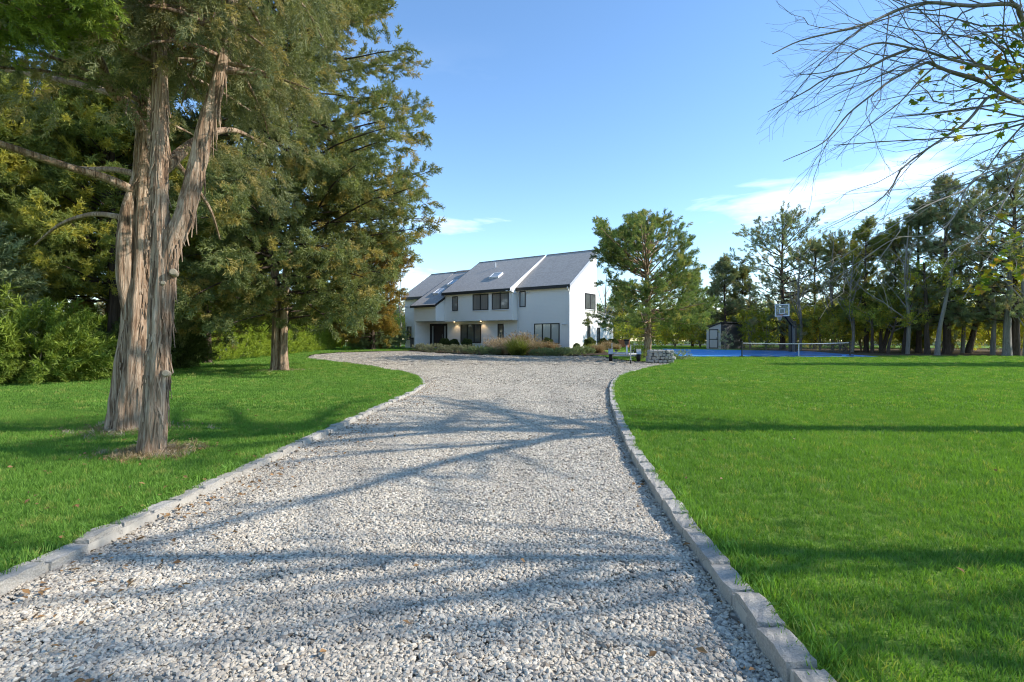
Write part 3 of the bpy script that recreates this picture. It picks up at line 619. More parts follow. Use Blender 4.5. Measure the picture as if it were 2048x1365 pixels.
# roofs: slabs with a black eave board, white or grey verge boards
def roof(name, e, r, x0, x1, th=.14):
    d = np.array([r[0] - e[0], r[1] - e[1]]); n = np.array([-d[1], d[0]]) / np.linalg.norm(d) * th
    return wall_prism(name, [e, r, (r[0] - n[0] * 0, r[1] - th * 1.15), (e[0], e[1] - th * 1.15)], x0, x1, 'shingles')
ro_r = roof('roof', EAVE_R, RIDGE_R, -5.72, .16); ro_m = roof('roof', EAVE_M, RIDGE_M, -14.45, -5.74)
ro_s = roof('roof', EAVE_S, RIDGE_S, -17.72, -14.2); ro_l = roof('roof', EAVE_L, RIDGE_L, -21.45, -17.722)
roof('roof', (8.95, 3.15), (5.2, 3.62), -14.2, .12)
def fascia(ro, e, x0, x1, h=.30, d=.05): MB().box(x0, x1, e[0] - d, e[0] + .012, e[1] - h, e[1] - .03).build('eave_board', M['black_trim'], ro)
fascia(ro_r, EAVE_R, -5.70, .14); fascia(ro_m, EAVE_M, -14.45, -5.80); fascia(ro_s, EAVE_S, -17.74, -14.18, .24); fascia(ro_l, EAVE_L, -21.46, -17.73)
def verge(ro, e, r, x0, x1, mat, h=.26, up=.012):
    MB().prism([(e[0], e[1] + up), (r[0], r[1] + up), (r[0], r[1] - h), (e[0], e[1] - h)], 0, x0, x1).build('verge_board', M[mat], ro)
verge(ro_r, EAVE_R, RIDGE_R, .162, .20, 'grey_trim', .30); verge(ro_m, EAVE_M, RIDGE_M, -5.738, -5.70, 'white_trim', .25)
verge(ro_m, EAVE_M, RIDGE_M, -14.49, -14.452, 'black_trim', .30); verge(ro_s, EAVE_S, RIDGE_S, -17.76, -17.724, 'black_trim', .20); verge(ro_l, EAVE_L, RIDGE_L, -21.49, -21.452, 'black_trim', .22)
verge(ro_s, EAVE_S, (-1.0, zon(EAVE_S, RIDGE_S, -1.0)), -14.198, -14.16, 'black_trim', .24)
# soffit under the eaves
for x0, x1, e in ((-5.7, .14, EAVE_R), (-14.4, -5.8, EAVE_M), (-21.4, -17.74, EAVE_L)):
    hbox('soffit', M['soffit'], x0, x1, e[0] + .02, e[0] + .33, e[1] - .28, e[1] - .262)
# ridge caps
for r_, x0, x1 in ((RIDGE_R, -5.7, .18), (RIDGE_M, -14.45, -5.72), (RIDGE_L, -21.47, -14.5)):
    MB().box(x0, x1, r_[0] - .10, r_[0] + .04, r_[1] - .02, r_[1] + .025).build('ridge_cap', M['shingles'], house)
# rooflights and vent
def on_roof(e, r, y): return zon(e, r, y), math.atan2(r[1] - e[1], r[0] - e[0])
def rooflight(ro, e, r, x, y, w, l):
    z, a = on_roof(e, r, y); o = bpy.data.objects.new('rooflight', None); link(o, ro); o.location = (x, y, z + .03); o.rotation_euler = (a, 0, 0)
    f = MB()
    f.box(-w / 2, w / 2, -l / 2, -l / 2 + .08, -.05, .17); f.box(-w / 2, w / 2, l / 2 - .08, l / 2, -.05, .17); f.box(-w / 2, -w / 2 + .08, -l / 2 + .081, l / 2 - .081, -.05, .17); f.box(w / 2 - .08, w / 2, -l / 2 + .081, l / 2 - .081, -.05, .17)
    f.build('kerb_frame', M['white_trim'], o); MB().box(-w / 2 + .081, w / 2 - .081, -l / 2 + .081, l / 2 - .081, .10, .145).build('pane', M['blind_glass'], o)
rooflight(ro_m, EAVE_M, RIDGE_M, -9.3, 1.3, 1.15, .95); rooflight(ro_s, EAVE_S, RIDGE_S, -15.6, 1.75, .8, 1.15); rooflight(ro_s, EAVE_S, RIDGE_S, -16.0, .0, .8, 1.15)
zv, _ = on_roof(EAVE_M, RIDGE_M, 3.3); MB().tube([(-10.95, 3.3, zv - .1), (-10.95, 3.3, zv + .5)], .055, 10).build('vent_pipe', M['white_trim'], ro_m)
# windows
def window(x0, x1, z0, z1, n, plane='front', y=0.0, glass='glass', frame=.085, proud=.05):
    """a black framed window of n lights set on the wall; 'front' walls face -y at the given y, 'side' walls face +x"""
    o = bpy.data.objects.new('window', None); link(o, house)
    if plane == 'front': o.location = (x0, y, z0)
    else: o.location = (0, x0, z0); o.rotation_euler = (0, 0, math.pi / 2)
    w, h = x1 - x0, z1 - z0; fr = MB()
    fr.box(0, w, -proud, .03, 0, frame); fr.box(0, w, -proud, .03, h - frame, h); fr.box(0, frame, -proud, .03, frame + .001, h - frame - .001); fr.box(w - frame, w, -proud, .03, frame + .001, h - frame - .001)
    fr.build('frame', M['black_trim'], o)
    for k in range(1, n): MB().box(w * k / n - .06, w * k / n + .06, -proud + .006, .03, frame + .001, h - frame - .001).build('mullion', M['black_trim'], o)
    for k in range(n):
        a = frame + .001 if k == 0 else w * k / n + .061; b = w - frame - .001 if k == n - 1 else w * (k + 1) / n - .061
        MB().box(a, b, -.018, .02, frame + .002, h - frame - .002).build('pane', M[glass], o)
    MB().box(-.04, w + .04, -proud - .04, .02, -.06, -.002).build('sill', M['white_trim'], o)
    return o
window(-3.82, -1.08, .41, 2.32, 3, glass='blind_glass'); window(-5.49, -4.80, 3.91, 5.42, 1, glass='blind_glass')
window(-12.93, -10.21, .49, 2.39, 3); window(-8.11, -7.40, .55, 2.37, 1); window(-20.85, -20.19, .80, 2.32, 1)
window(-13.25, -12.53, 3.75, 5.22, 1, y=-.892, glass='curtain_glass'); window(-10.54, -8.57, 3.71, 5.30, 2, y=-.892, glass='curtain_glass'); window(-8.13, -6.12, 3.71, 5.30, 2, y=-.892, glass='curtain_glass')
window(2.76, 4.80, 3.69, 5.18, 2, 'side'); window(3.22, 3.76, .35, 2.14, 1, 'side'); window(5.22, 5.76, .35, 2.0, 1, 'side')
# front door
dr = bpy.data.objects.new('door', None); link(dr, house); dr.location = (-17.28, 0, 0)
fr = MB(); fr.box(0, 2.48, -.06, .03, 2.30, 2.53); fr.box(0, .30, -.06, .03, .02, 2.299); fr.box(2.30, 2.48, -.06, .03, .02, 2.299); fr.box(.52, .66, -.055, .03, .02, 2.299); fr.box(1.92, 2.06, -.055, .03, .02, 2.299); fr.build('frame', M['black_trim'], dr)
for a, b in ((.301, .519), (2.061, 2.299)): MB().box(a, b, -.02, .02, .03, 2.298).build('sidelight', M['blind_glass'], dr)
lf = MB(); lf.box(.661, 1.919, -.03, .02, .03, 2.298)
for k in range(9): lf.box(.70 + k * .132, .80 + k * .132, -.042, -.031, .08, 2.24)
lf.build('leaf', M['door_wood'], dr); MB().tube([(1.82, -.075, .85), (1.82, -.075, 1.45)], .018, 8).build('handle', M['steel'], dr)
# corner boards, gutters' downpipes, lamps
hbox('corner_board', M['white_trim'], -.09, .012, -.012, .09, -.35, 5.6); hbox('corner_board', M['white_trim'], -.09, .008, 8.62, 8.712, -.35, 3.05)
def pipe(pts): MB().tube(resample(pts, .08)[0], .05, 8).build('downpipe', M['white_trim'], house, smooth=True)
pipe([(-.02, -.42, 5.5), (-.02, -.40, 5.35), (-.05, -.08, 5.05), (-.05, -.075, 4.8), (-.05, -.075, 2), (-.05, -.075, -.3)])
pipe([(-6.2, -1.25, 5.42), (-5.75, -1.15, 5.40), (-5.66, -.6, 5.22), (-5.66, -.07, 5.0), (-5.66, -.07, 3), (-5.66, -.07, -.3)])
def floodlight(x, z, y=0.0):
    o = bpy.data.objects.new('floodlight', None); link(o, house); o.location = (x, y, z)
    MB().box(-.06, .06, -.03, 0, -.06, .06).build('back_plate', M['white_trim'], o)
    for s in (-1, 1): MB().tube([(s * .04, -.03, .02), (s * .10, -.10, -.02), (s * .14, -.22, -.08)], [.03, .05, .075], 10).build('lamp_head', M['white_trim'], o)
floodlight(-4.45, 5.28); floodlight(-.5, 2.25); floodlight(-20.9, 4.55)
for x in (-13.4, -9.9):
    l_ = MB().tube([(x, -.45, 2.652), (x, -.45, 2.674)], .07, 16).build('downlight', M['lamp'], house)
    ld = bpy.data.lights.new('downlight_lamp', 'SPOT'); ld.energy = 12; ld.color = (1, .70, .38); ld.spot_size = math.radians(110); ld.spot_blend = .6; ld.shadow_soft_size = .06
    lo = bpy.data.objects.new('downlight_lamp', ld); link(lo, house); lo.location = (x, -.35, 2.63)

# rubbish bin by the porch and the low wooden box at the far corner
def bin_(x, y, w, label, loc_rot=0):
    t = thing('wheelie_bin', label, 'bin', house_world(x, y, -.02), HROT, 'bins beside the porch')
    MB().prism([(-w / 2 + .05, .02), (w / 2 - .05, .02), (w / 2, 1.0), (-w / 2, 1.0)], 1, -.3, .3).build('body', M['bin'], t, bevel=.02)
    MB().box(-w / 2 - .03, w / 2 + .03, -.36, .33, 1.0, 1.08).build('lid', M['bin'], t, bevel=.02); MB().tube([(-w / 2, .36, .95), (w / 2, .36, .95)], .02, 8).build('handle', M['bin'], t)
    for s in (-1, 1): MB().tube([(s * (w / 2 - .02), .28, .12), (s * (w / 2 + .04), .28, .12)], .12, 14).build('wheel', M['rubber'], t)
    return t
b1 = bin_(-18.0, -1.2, .62, 'dark bin with white sticker nearest the porch wall'); MB().box(-.16, .16, -.318, -.303, .70, .86).build('sticker', M['label_white'], b1)
bin_(-18.75, -1.0, .60, 'dark bin at the house corner, further from the porch')
t = thing('wooden_box', 'low brown wooden box at the far right corner of the house', 'box', house_world(.75, 9.6, -.05), HROT)
for k in range(7): MB().box(-.5 + k * .145, -.5 + k * .145 + .13, -.32, -.29, 0, .85).build('board', M['crate_wood'], t)
MB().box(-.52, .54, -.288, .32, 0, .84).build('body', M['crate_wood'], t); MB().box(-.56, .57, -.36, .36, .851, .90).build('lid', M['crate_wood'], t)

# ------------------------------------------------------------------ court, hoop, net, shed
CX, CY = np.array(COURT).mean(0)
def court_sheet():
    a, b, c, d = [np.array(p) for p in COURT]; n = 20; V = []; Fc = []
    for i in range(n + 1):
        for j in range(n + 1):
            u, v = j / n, i / n; p = (a * (1 - u) + b * u) * (1 - v) + (d * (1 - u) + c * u) * v; V.append((p[0], p[1], float(gz(*p)) + LAWN_UP + .05))
    for i in range(n):
        for j in range(n): k = i * (n + 1) + j; Fc.append((k, k + 1, k + n + 2, k + n + 1))
    o = MB().add(V, Fc).build('sports_court', M['court']); tag(o, 'blue hard sports court with white lines beside the lawn', 'court')
    def q(u, v, dz=.056): p = (a * (1 - u) + b * u) * (1 - v) + (d * (1 - u) + c * u) * v; return (p[0], p[1], float(gz(*p)) + LAWN_UP + dz)
    def line(pts, w=.06):
        mb = MB(); P = np.array([q(*p) for p in pts]); T = np.gradient(P, axis=0); N_ = np.stack([-T[:, 1], T[:, 0], 0 * T[:, 0]], 1); N_ /= np.linalg.norm(N_, axis=1)[:, None] + 1e-9
        V = [tuple(p + s * n_ * w / 2) for p, n_ in zip(P, N_) for s in (-1, 1)]; mb.add(V, [(2 * i, 2 * i + 1, 2 * i + 3, 2 * i + 2) for i in range(len(P) - 1)]); mb.build('court_line', M['court_line'], o)
    L = lambda p0, p1: [(p0[0] + (p1[0] - p0[0]) * t_, p0[1] + (p1[1] - p0[1]) * t_) for t_ in np.linspace(0, 1, 16)]
    for p0, p1 in (((.04, .05), (.96, .05)), ((.04, .95), (.96, .95)), ((.04, .05), (.04, .95)), ((.96, .05), (.96, .95)), ((.04, .32), (.96, .32)), ((.5, .05), (.5, .32)), ((.30, .95), (.30, .60)), ((.66, .95), (.66, .60)), ((.30, .60), (.66, .60))): line(L(p0, p1))
    line([(.48 + .38 * math.cos(t_), .95 - .62 * math.sin(t_)) for t_ in np.linspace(0, math.pi, 30)])
court_sheet()
# basketball hoop
hx, hy = pix(1587, 0, 46)[:2]; hz = float(gz(hx, hy)) + LAWN_UP
t = thing('basketball_hoop', 'basketball hoop with clear white-edged backboard on a black bent pole', 'basketball hoop', (hx, hy, hz))
pole = MB().box(-.09, .09, -.09, .09, 0, 2.45).build('pole', M['pole_grey'], t); MB().box(-.16, .34, .092, .55, 0, 2.3).build('pole_pad', M['black_metal'], t, bevel=.03); MB().box(-.22, .22, -.16, .16, 0, .03).build('base_plate', M['black_metal'], pole)
bx = -.98
for s in (-.14, .14): MB().bar((.0, s, 2.42), (bx + .12, s - .15, 3.25), .07, .13).build('extension_arm', M['black_metal'], t)
for s in (-.14, .14): MB().bar((.05, s, 2.05), (bx + .25, s - .15, 2.98), .06, .10).build('extension_arm', M['black_metal'], t)
MB().box(-.14, .14, -.18, .18, 2.35, 2.62).build('pivot_bracket', M['black_metal'], t)
bb = bpy.data.objects.new('backboard', None); link(bb, t); bb.location = (bx - .08, -.22, 3.0); bb.rotation_euler = (0, 0, math.radians(-60)); bb.scale = (.84, 1, .95)
f = MB(); f.box(-.76, .76, -.03, .03, 0, .08); f.box(-.76, .76, -.03, .03, .99, 1.07); f.box(-.76, -.68, -.029, .029, .081, .989); f.box(.68, .76, -.029, .029, .081, .989); f.build('frame', M['white_trim'], bb)
MB().box(-.679, .679, -.012, .012, .082, .988).build('pane', M['clear'], bb)
f = MB(); f.box(-.30, .30, -.02, -.013, .24, .29); f.box(-.30, .30, -.02, -.013, .64, .69); f.box(-.30, -.25, -.02, -.013, .291, .639); f.box(.25, .30, -.02, -.013, .291, .639); f.build('target_square', M['court_line'], bb)
MB().box(-.76, .76, .031, .06, -.08, -.002).build('bottom_pad', M['black_metal'], bb)
th_ = np.linspace(0, 2 * np.pi, 33)[:-1]; ring = [(.23 * math.cos(a), -.36 + .23 * math.sin(a), .10) for a in th_]
rm = MB(); rm.tube(ring + ring[:1], .016, 6, caps=False); rm.box(-.09, .09, -.14, -.031, .06, .14); rm.build('rim', M['rim_red'], bb)
nt = MB()
for k in range(12):
    for s in (-1, 1):
        nt.tube([(.23 * math.cos(a), -.36 + .23 * math.sin(a), .09) if j == 0 else ((.23 - .10 * j / 4) * math.cos(a + s * j * .14), -.36 + (.23 - .10 * j / 4) * math.sin(a + s * j * .14), .09 - .11 * j) for j, a in enumerate([k * math.pi / 6] * 5)], .006, 4, caps=False)
nt.build('net', M['net_white'], bb)
# pickleball net
nz = lambda x, y: float(gz(x, y)) + LAWN_UP + .03
na = np.array(pix(1484, 0, 37.4)[:2]); nb = np.array(pix(1700, 0, 38.6)[:2])
t = thing('court_net', 'low black net with white top tape across the blue court', 'net')
def at(u): p = na + (nb - na) * u; return p[0], p[1], nz(*p)
for u, hh in ((0, 1.02), (1, 1.0)):
    x, y, z = at(u); pp = MB().tube([(x, y, z), (x, y, z + hh)], .045, 10); pp.tube([(x, y, z + hh), (x, y, z + hh + .04)], [.05, .02], 10); pp.build('post', M['black_metal'], t)
    MB().tube([(x, y - .4, z + .03), (x, y + .4, z + .03)], .03, 8).build('foot', M['black_metal'], t)
V = []; sag = lambda u: .93 - .06 * math.sin(u * math.pi)
mb = MB(); mn = MB()
for k in range(20):
    (xa, ya, za), (xb, yb, zb) = at(.01 + .98 * k / 20), at(.01 + .98 * (k + 1) / 20); h0, h1 = sag(k / 20), sag((k + 1) / 20)
    mb.bar((xa, ya, za + h0), (xb, yb, zb + h1), .02, .045)
    mn.add([(xa, ya, za + .1), (xb, yb, zb + .1), (xb, yb, zb + h1 - .031), (xa, ya, za + h0 - .031)], [(0, 1, 2, 3)])
mb.build('top_tape', M['net_white'], t); mn.build('netting', M['net_mesh'], t)
x, y, z = at(.515); MB().box(x - .03, x + .03, y - .05, y - .02, z, z + .87).build('centre_strap', M['net_white'], t)
(xa, ya, za), (xb, yb, zb) = at(.08), at(.92); MB().bar((xa, ya, za + .05), (xb, yb, zb + .05), .04, .04).build('base_rail', M['black_metal'], t)
# shed
sx, sy = pix(1413, 0, 56)[:2]; sz = float(gz(sx, sy)) + LAWN_UP - .02
t = thing('garden_shed', 'small lean-to shed with pale grey front and dark side wall behind the court', 'shed', (sx, sy, sz), math.radians(-60))
MB().prism([(0, 0), (1.75, 0), (1.75, 2.55), (0, 2.02)], 1, 0, .05).build('front_wall', M['shed_front'], t)
MB().prism([(1.70, 0), (1.78, 0), (1.78, 2.54), (1.70, 2.52)], 1, .051, 3.65).build('side_wall', M['shed_side'], t); MB().box(0, .05, .051, 3.65, 0, 2.0).build('side_wall', M['shed_side'], t); MB().box(.051, 1.70, 3.6, 3.65, 0, 2.1).build('rear_wall', M['shed_side'], t)
MB().prism([(-.12, 2.03), (1.92, 2.64), (1.92, 2.72), (-.12, 2.11)], 1, -.15, 3.75).build('roof', M['shed_roof'], t)
dd = bpy.data.objects.new('door', None); link(dd, t); dd.location = (.42, 0, .06)
MB().box(0, .95, -.03, -.002, 0, 1.82).build('leaf', M['shed_front'], dd); f = MB(); f.box(-.08, 0, -.045, -.002, 0, 1.82); f.box(.95, 1.03, -.045, -.002, 0, 1.82); f.box(-.08, 1.03, -.045, -.002, 1.821, 1.93); f.box(0, .95, -.045, -.031, .86, .95); f.box(0, .95, -.045, -.031, 0, .09); f.build('frame', M['shed_side'], dd); MB().tube([(.86, -.07, .95), (.86, -.07, 1.1)], .015, 8).build('handle', M['black_metal'], dd)
f = MB(); f.box(1.76, 1.80, -.01, 3.65, 2.44, 2.53); f.build('trim', M['shed_roof'], t)
# trailer
tx, ty = pix(1249, 0, 31.5)[:2]; tz = float(gz(tx, ty))
t = thing('boat_trailer', 'empty galvanised boat trailer parked on the gravel beside the stone pile', 'trailer', (tx, ty, tz + .01), math.radians(-9))
for s in (-1, 1):
    w_ = bpy.data.objects.new('wheel', None); link(w_, t); w_.location = (s * .78, 0, .33)
    prof = [(-.085, .20), (-.10, .26), (-.09, .31), (-.06, .33), (.06, .33), (.09, .31), (.10, .26), (.085, .20)]
    V = []; Fc = []; ns = 28
    for k in range(ns):
        a = k / ns * 2 * math.pi; V += [(px_, r_ * math.cos(a), r_ * math.sin(a)) for px_, r_ in prof]
    for k in range(ns):
        for j in range(8): Fc.append((k * 8 + j, k * 8 + (j + 1) % 8, ((k + 1) % ns) * 8 + (j + 1) % 8, ((k + 1) % ns) * 8 + j))
    MB().add(V, Fc).build('tyre', M['rubber'], w_, smooth=True); MB().tube([(-.06, 0, 0), (.0, 0, 0), (.07, 0, 0), (.085, 0, 0)], [.2, .2, .16, .07], 20).build('rim', M['galv'], w_)
    arc = [(.40 * math.cos(a), .40 * math.sin(a)) for a in np.linspace(.25, math.pi - .25, 14)] + [(.37 * math.cos(a), .37 * math.sin(a)) for a in np.linspace(math.pi - .25, .25, 14)]
    fd = MB(); fd.prism([(p[0], p[1] + .33) for p in arc], 0, s * .78 - .13, s * .78 + .13); fd.build('mudguard', M['galv'], t)
    fr = MB(); fr.tube([(s * .06, -2.7, .48), (s * .55, -1.2, .46), (s * .62, 0, .46), (s * .62, 2.2, .46)], .05, 8); fr.build('side_rail', M['galv'], t)
    bk = MB(); bk.bar((s * .45, -.9, .62), (s * .45, 1.9, .62), .10, .06); bk.build('bunk', M['rubber'], t)
    for yy in (-.7, 1.7): MB().tube([(s * .45, yy, .46), (s * .45, yy, .60)], .025, 6).build('bunk_bracket', M['galv'], t)
    MB().tube([(s * .66, 2.1, .46), (s * .66, 2.1, 1.05)], .03, 8).build('guide_post', M['galv'], t)
MB().tube([(-.70, 0, .33), (.70, 0, .33)], .045, 10).build('axle', M['galv'], t)
for yy in (-1.1, .9, 2.1): MB().bar((-.56, yy, .46), (.56, yy, .46), .07, .08).build('cross_member', M['galv'], t)
MB().tube([(0, -2.5, .48), (0, -3.9, .46)], .05, 8).build('tongue', M['galv'], t); MB().tube([(0, -3.85, .47), (0, -4.05, .50), (0, -4.12, .48)], [.05, .06, .05], 10).build('coupler', M['steel'], t)
wp = MB(); wp.bar((0, -2.7, .48), (0, -2.45, 1.12), .08, .08); wp.bar((0, -2.2, .48), (0, -2.45, 1.0), .05, .05); wp.build('winch_post', M['galv'], t); MB().box(-.10, .10, -2.62, -2.40, .98, 1.18).build('winch', M['black_metal'], t); MB().tube([(-.14, -2.42, 1.22), (.14, -2.42, 1.22)], .05, 10).build('bow_stop', M['rubber'], t)
jk = MB(); jk.tube([(.16, -3.3, .24), (.16, -3.3, .95)], .03, 8); jk.tube([(.16, -3.3, .95), (.16, -3.45, .97)], .012, 6); jk.build('jack', M['steel'], t); MB().tube([(.13, -3.3, .11), (.19, -3.3, .11)], .10, 16).build('jack_wheel', M['rubber'], t); MB().bar((.16, -3.3, .25), (.16, -3.3, .11), .09, .03).build('jack_fork', M['steel'], t)
# pile of grey stones
def stone_mesh(seed):
    r = random.Random(seed); bm = bmesh.new(); bmesh.ops.create_cube(bm, size=1.0); bmesh.ops.bevel(bm, geom=bm.edges[:], offset=.14, segments=1, affect='EDGES')
    for v in bm.verts: v.co += Vector([r.uniform(-.09, .09) for _ in range(3)])
    me = bpy.data.meshes.new('stone'); bm.to_mesh(me); bm.free(); me.materials.append(M['rubble']); return me
PS = [stone_mesh(200 + s) for s in range(8)]
qx, qy = pix(1320, 0, 29.5)[:2]; qz = float(gz(qx, qy)) + LAWN_UP - .02
t = thing('stone_pile', 'low stacked pile of rough grey stones at the gravel edge', 'stone pile', (qx, qy, qz), math.radians(-6))
r = random.Random(7)
for row in range(4):
    z = .10 + row * .165; x = -.72 + row * .03
    while x < .68 - row * .05:
        w_ = r.uniform(.15, .26)
        for yy in (-.28, 0, .28):
            o = bpy.data.objects.new('stone', r.choice(PS)); link(o, t); o.location = (x + w_ / 2 + r.uniform(-.02, .02), yy + r.uniform(-.03, .03), z + r.uniform(-.02, .02)); o.scale = (w_ * .94, .27, .165); o.rotation_euler = (r.uniform(-.12, .12), r.uniform(-.12, .12), r.uniform(-.15, .15))
        x += w_
# neighbour's white house glimpsed through the conifers, and the black fence
t = thing('neighbouring_house', 'white neighbouring house glimpsed behind conifers at the left edge', 'house', (-33, 27, float(gz(-33, 27))), math.radians(20))
MB().box(-4, 4, -3, 3, 0, 3.6).build('wall', M['siding'], t); rf = MB().prism([(-3.4, 3.55), (3.4, 3.55), (0, 5.6)], 0, -4.3, 4.3).build('roof', M['shingles'], t)
for x in (-2.4, 0, 2.4): MB().box(x - .5, x + .5, -3.04, -2.98, 1.0, 2.3).build('window', M['glass'], t)
t = thing('metal_fence', 'black metal picket fence behind the left-hand conifers', 'fence')
fa, fb = np.array([-21.5, 13.0]), np.array([-22.5, 34.0]); fn = 10
for k in range(fn + 1):
    p = fa + (fb - fa) * k / fn; z = float(gz(*p)); MB().box(p[0] - .03, p[0] + .03, p[1] - .03, p[1] + .03, z, z + 1.35).build('post', M['black_metal'], t)
for h in (.2, 1.15): MB().bar((*fa, h), (*fb, h), .03, .03).build('rail', M['black_metal'], t)
mb = MB()
for k in range(160): p = fa + (fb - fa) * (k + .5) / 160; mb.box(p[0] - .008, p[0] + .008, p[1] - .008, p[1] + .008, .05, 1.25)
o = mb.build('picket_row', M['black_metal'], t); o['kind'] = 'stuff'

# ------------------------------------------------------------------ trees
def bark_tube(name, pts, rad, mat, parent, seg=48, step=.03, flute=.10, nflute=7, seed=0, fine=.05, flare=0.0):
    """a trunk or limb with fluted, shaggy bark as real relief"""
    r = np.random.default_rng(seed); P, R_ = resample(pts, step, rad); P, T, N_, Bn = frames(P); n = len(P); th = np.arange(seg) / seg * 2 * np.pi; L = np.concatenate([[0], np.cumsum(np.linalg.norm(np.diff(P, axis=0), axis=1))])
    D = np.zeros((n, seg))
    for k in range(nflute):
        f = r.integers(2, 8); D += flute / nflute * 2.2 * np.cos(f * th[None, :] + r.uniform(0, 6) + (L * r.uniform(-.9, .9))[:, None] + .6 * np.sin(L * r.uniform(.6, 2.0) + r.uniform(0, 6))[:, None])
    def table(nz_, na):
        t = r.random((nz_ + 2, na)); zi = np.linspace(0, nz_ - .01, n); z0 = zi.astype(int); fz = (zi - z0)[:, None]; ai = np.arange(seg) / seg * na; a0 = ai.astype(int); fa = ai - a0
        g = lambda z_, a_: t[z_][:, a_ % na]
        return (g(z0, a0) * (1 - fz) + g(z0 + 1, a0) * fz) * (1 - fa) + (g(z0, a0 + 1) * (1 - fz) + g(z0 + 1, a0 + 1) * fz) * fa
    D += fine * 2.0 * (np.abs(table(max(3, int(L[-1] / .45)), max(6, int(seg / 2.6))) - .5) - .25) + fine * .9 * (table(max(4, int(L[-1] / .12)), max(6, seg // 2)) - .5)
    RR = R_[:, None] * (1 + D) * (1 + flare * np.exp(-L / .25))[:, None]
    V = P[:, None, :] + RR[:, :, None] * (np.cos(th)[None, :, None] * N_[:, None, :] + np.sin(th)[None, :, None] * Bn[:, None, :])
    Fc = [(i * seg + j, i * seg + (j + 1) % seg, (i + 1) * seg + (j + 1) % seg, (i + 1) * seg + j) for i in range(n - 1) for j in range(seg)] + [tuple(range((n - 1) * seg, n * seg))]
    me = bpy.data.meshes.new(name); me.from_pydata(V.reshape(-1, 3).tolist(), [], Fc); me.materials.append(mat); me.polygons.foreach_set('use_smooth', [True] * len(Fc))
    o = bpy.data.objects.new(name, me); link(o, parent); return o

def branch_cloud(rng, starts, az, L, el0, curl, n_side=9, side=.38, per=3, jit=.10, droop=0.0, inner=.25):
    """sprays along branches and their side shoots -> positions, directions, branch polylines"""
    P, D, lines = [], [], []
    for s, a, l_, e in zip(starts, az, L, el0):
        h = np.array([np.cos(a), np.sin(a), 0]); pts = []; p = np.array(s, float); k = 7; ee = e
        for i in range(k + 1):
            pts.append(p.copy()); d = h * np.cos(ee) + np.array([0, 0, np.sin(ee)]); p = p + d * l_ / k; ee += curl / k + rng.normal() * .07
        pts = np.array(pts); lines.append(pts); T = np.gradient(pts, axis=0)
        for j in range(n_side):
            t = inner + (1 - inner) * (j + rng.random()) / n_side; q = t * k; i = min(int(q), k - 1); f = q - i; c = pts[i] * (1 - f) + pts[i + 1] * f; tg = T[i] / np.linalg.norm(T[i])
            sd = np.cross(tg, [0, 0, 1.0]) * (1 if rng.random() < .5 else -1) + rng.normal(size=3) * .35; d = tg * .75 + sd * .8; d /= np.linalg.norm(d); ls = l_ * side * (1.15 - .75 * t) * rng.uniform(.5, 1.2)
            for m in range(per):
                g = (m + .4 + rng.random() * .6) / per; P.append(c + d * ls * g + rng.normal(size=3) * jit * (.5 + g)); D.append(d + rng.normal(size=3) * .35 + np.array([0, 0, .25 - droop]))
        for m in range(3): P.append(pts[-1] + rng.normal(size=3) * jit); D.append(T[-1] / np.linalg.norm(T[-1]) + rng.normal(size=3) * .3)
    return np.array(P), np.array(D), lines
def limbs_mesh(name, lines, r0, mat, parent, seg=5):
    mb = MB()
    for ln in lines:
        mb.tube(ln, np.linspace(r0, r0 * .25, len(ln)), seg, caps=False)
    return mb.build(name, mat, parent, smooth=True)

def cedar_variant(seed, H=11.0, base=2.2, R_=3.6, mat='cedar', size=(.45, .85), nb=70, kind='cedar_far', top=.25, n_side=8, per=2, lean=0, shape='cone', side=.42, low=.85):
    """crown mesh and limb lines of a free-standing red cedar, root at the origin"""
    r = np.random.default_rng(seed); u = r.random(nb) ** low; z = base + (H - base) * u * .96
    prof = (1 - u) ** .75 * (1 - top) + top * (1 - u ** 3) if shape == 'cone' else np.sqrt(np.clip(1 - ((u - .42) / .62) ** 2, .05, 1))
    L = R_ * np.clip(prof, .08, 1) * r.uniform(.6, 1.12, nb); az = r.uniform(0, 2 * np.pi, nb); el = -.05 + .85 * u + r.normal(size=nb) * .15
    st = np.stack([lean * z, np.zeros(nb), z], 1); P, D, lines = branch_cloud(r, st, az, L, el, .25, n_side, side, per, .12)
    # leader
    tp = np.stack([r.normal(size=14) * .25 + lean * H, r.normal(size=14) * .25, H * (.86 + .14 * r.random(14))], 1); P = np.concatenate([P, tp]); D = np.concatenate([D, np.tile([0, 0, 1.0], (14, 1)) + r.normal(size=(14, 3)) * .3])
    return P, D, lines, r.uniform(*size, len(P)), mat, kind, r
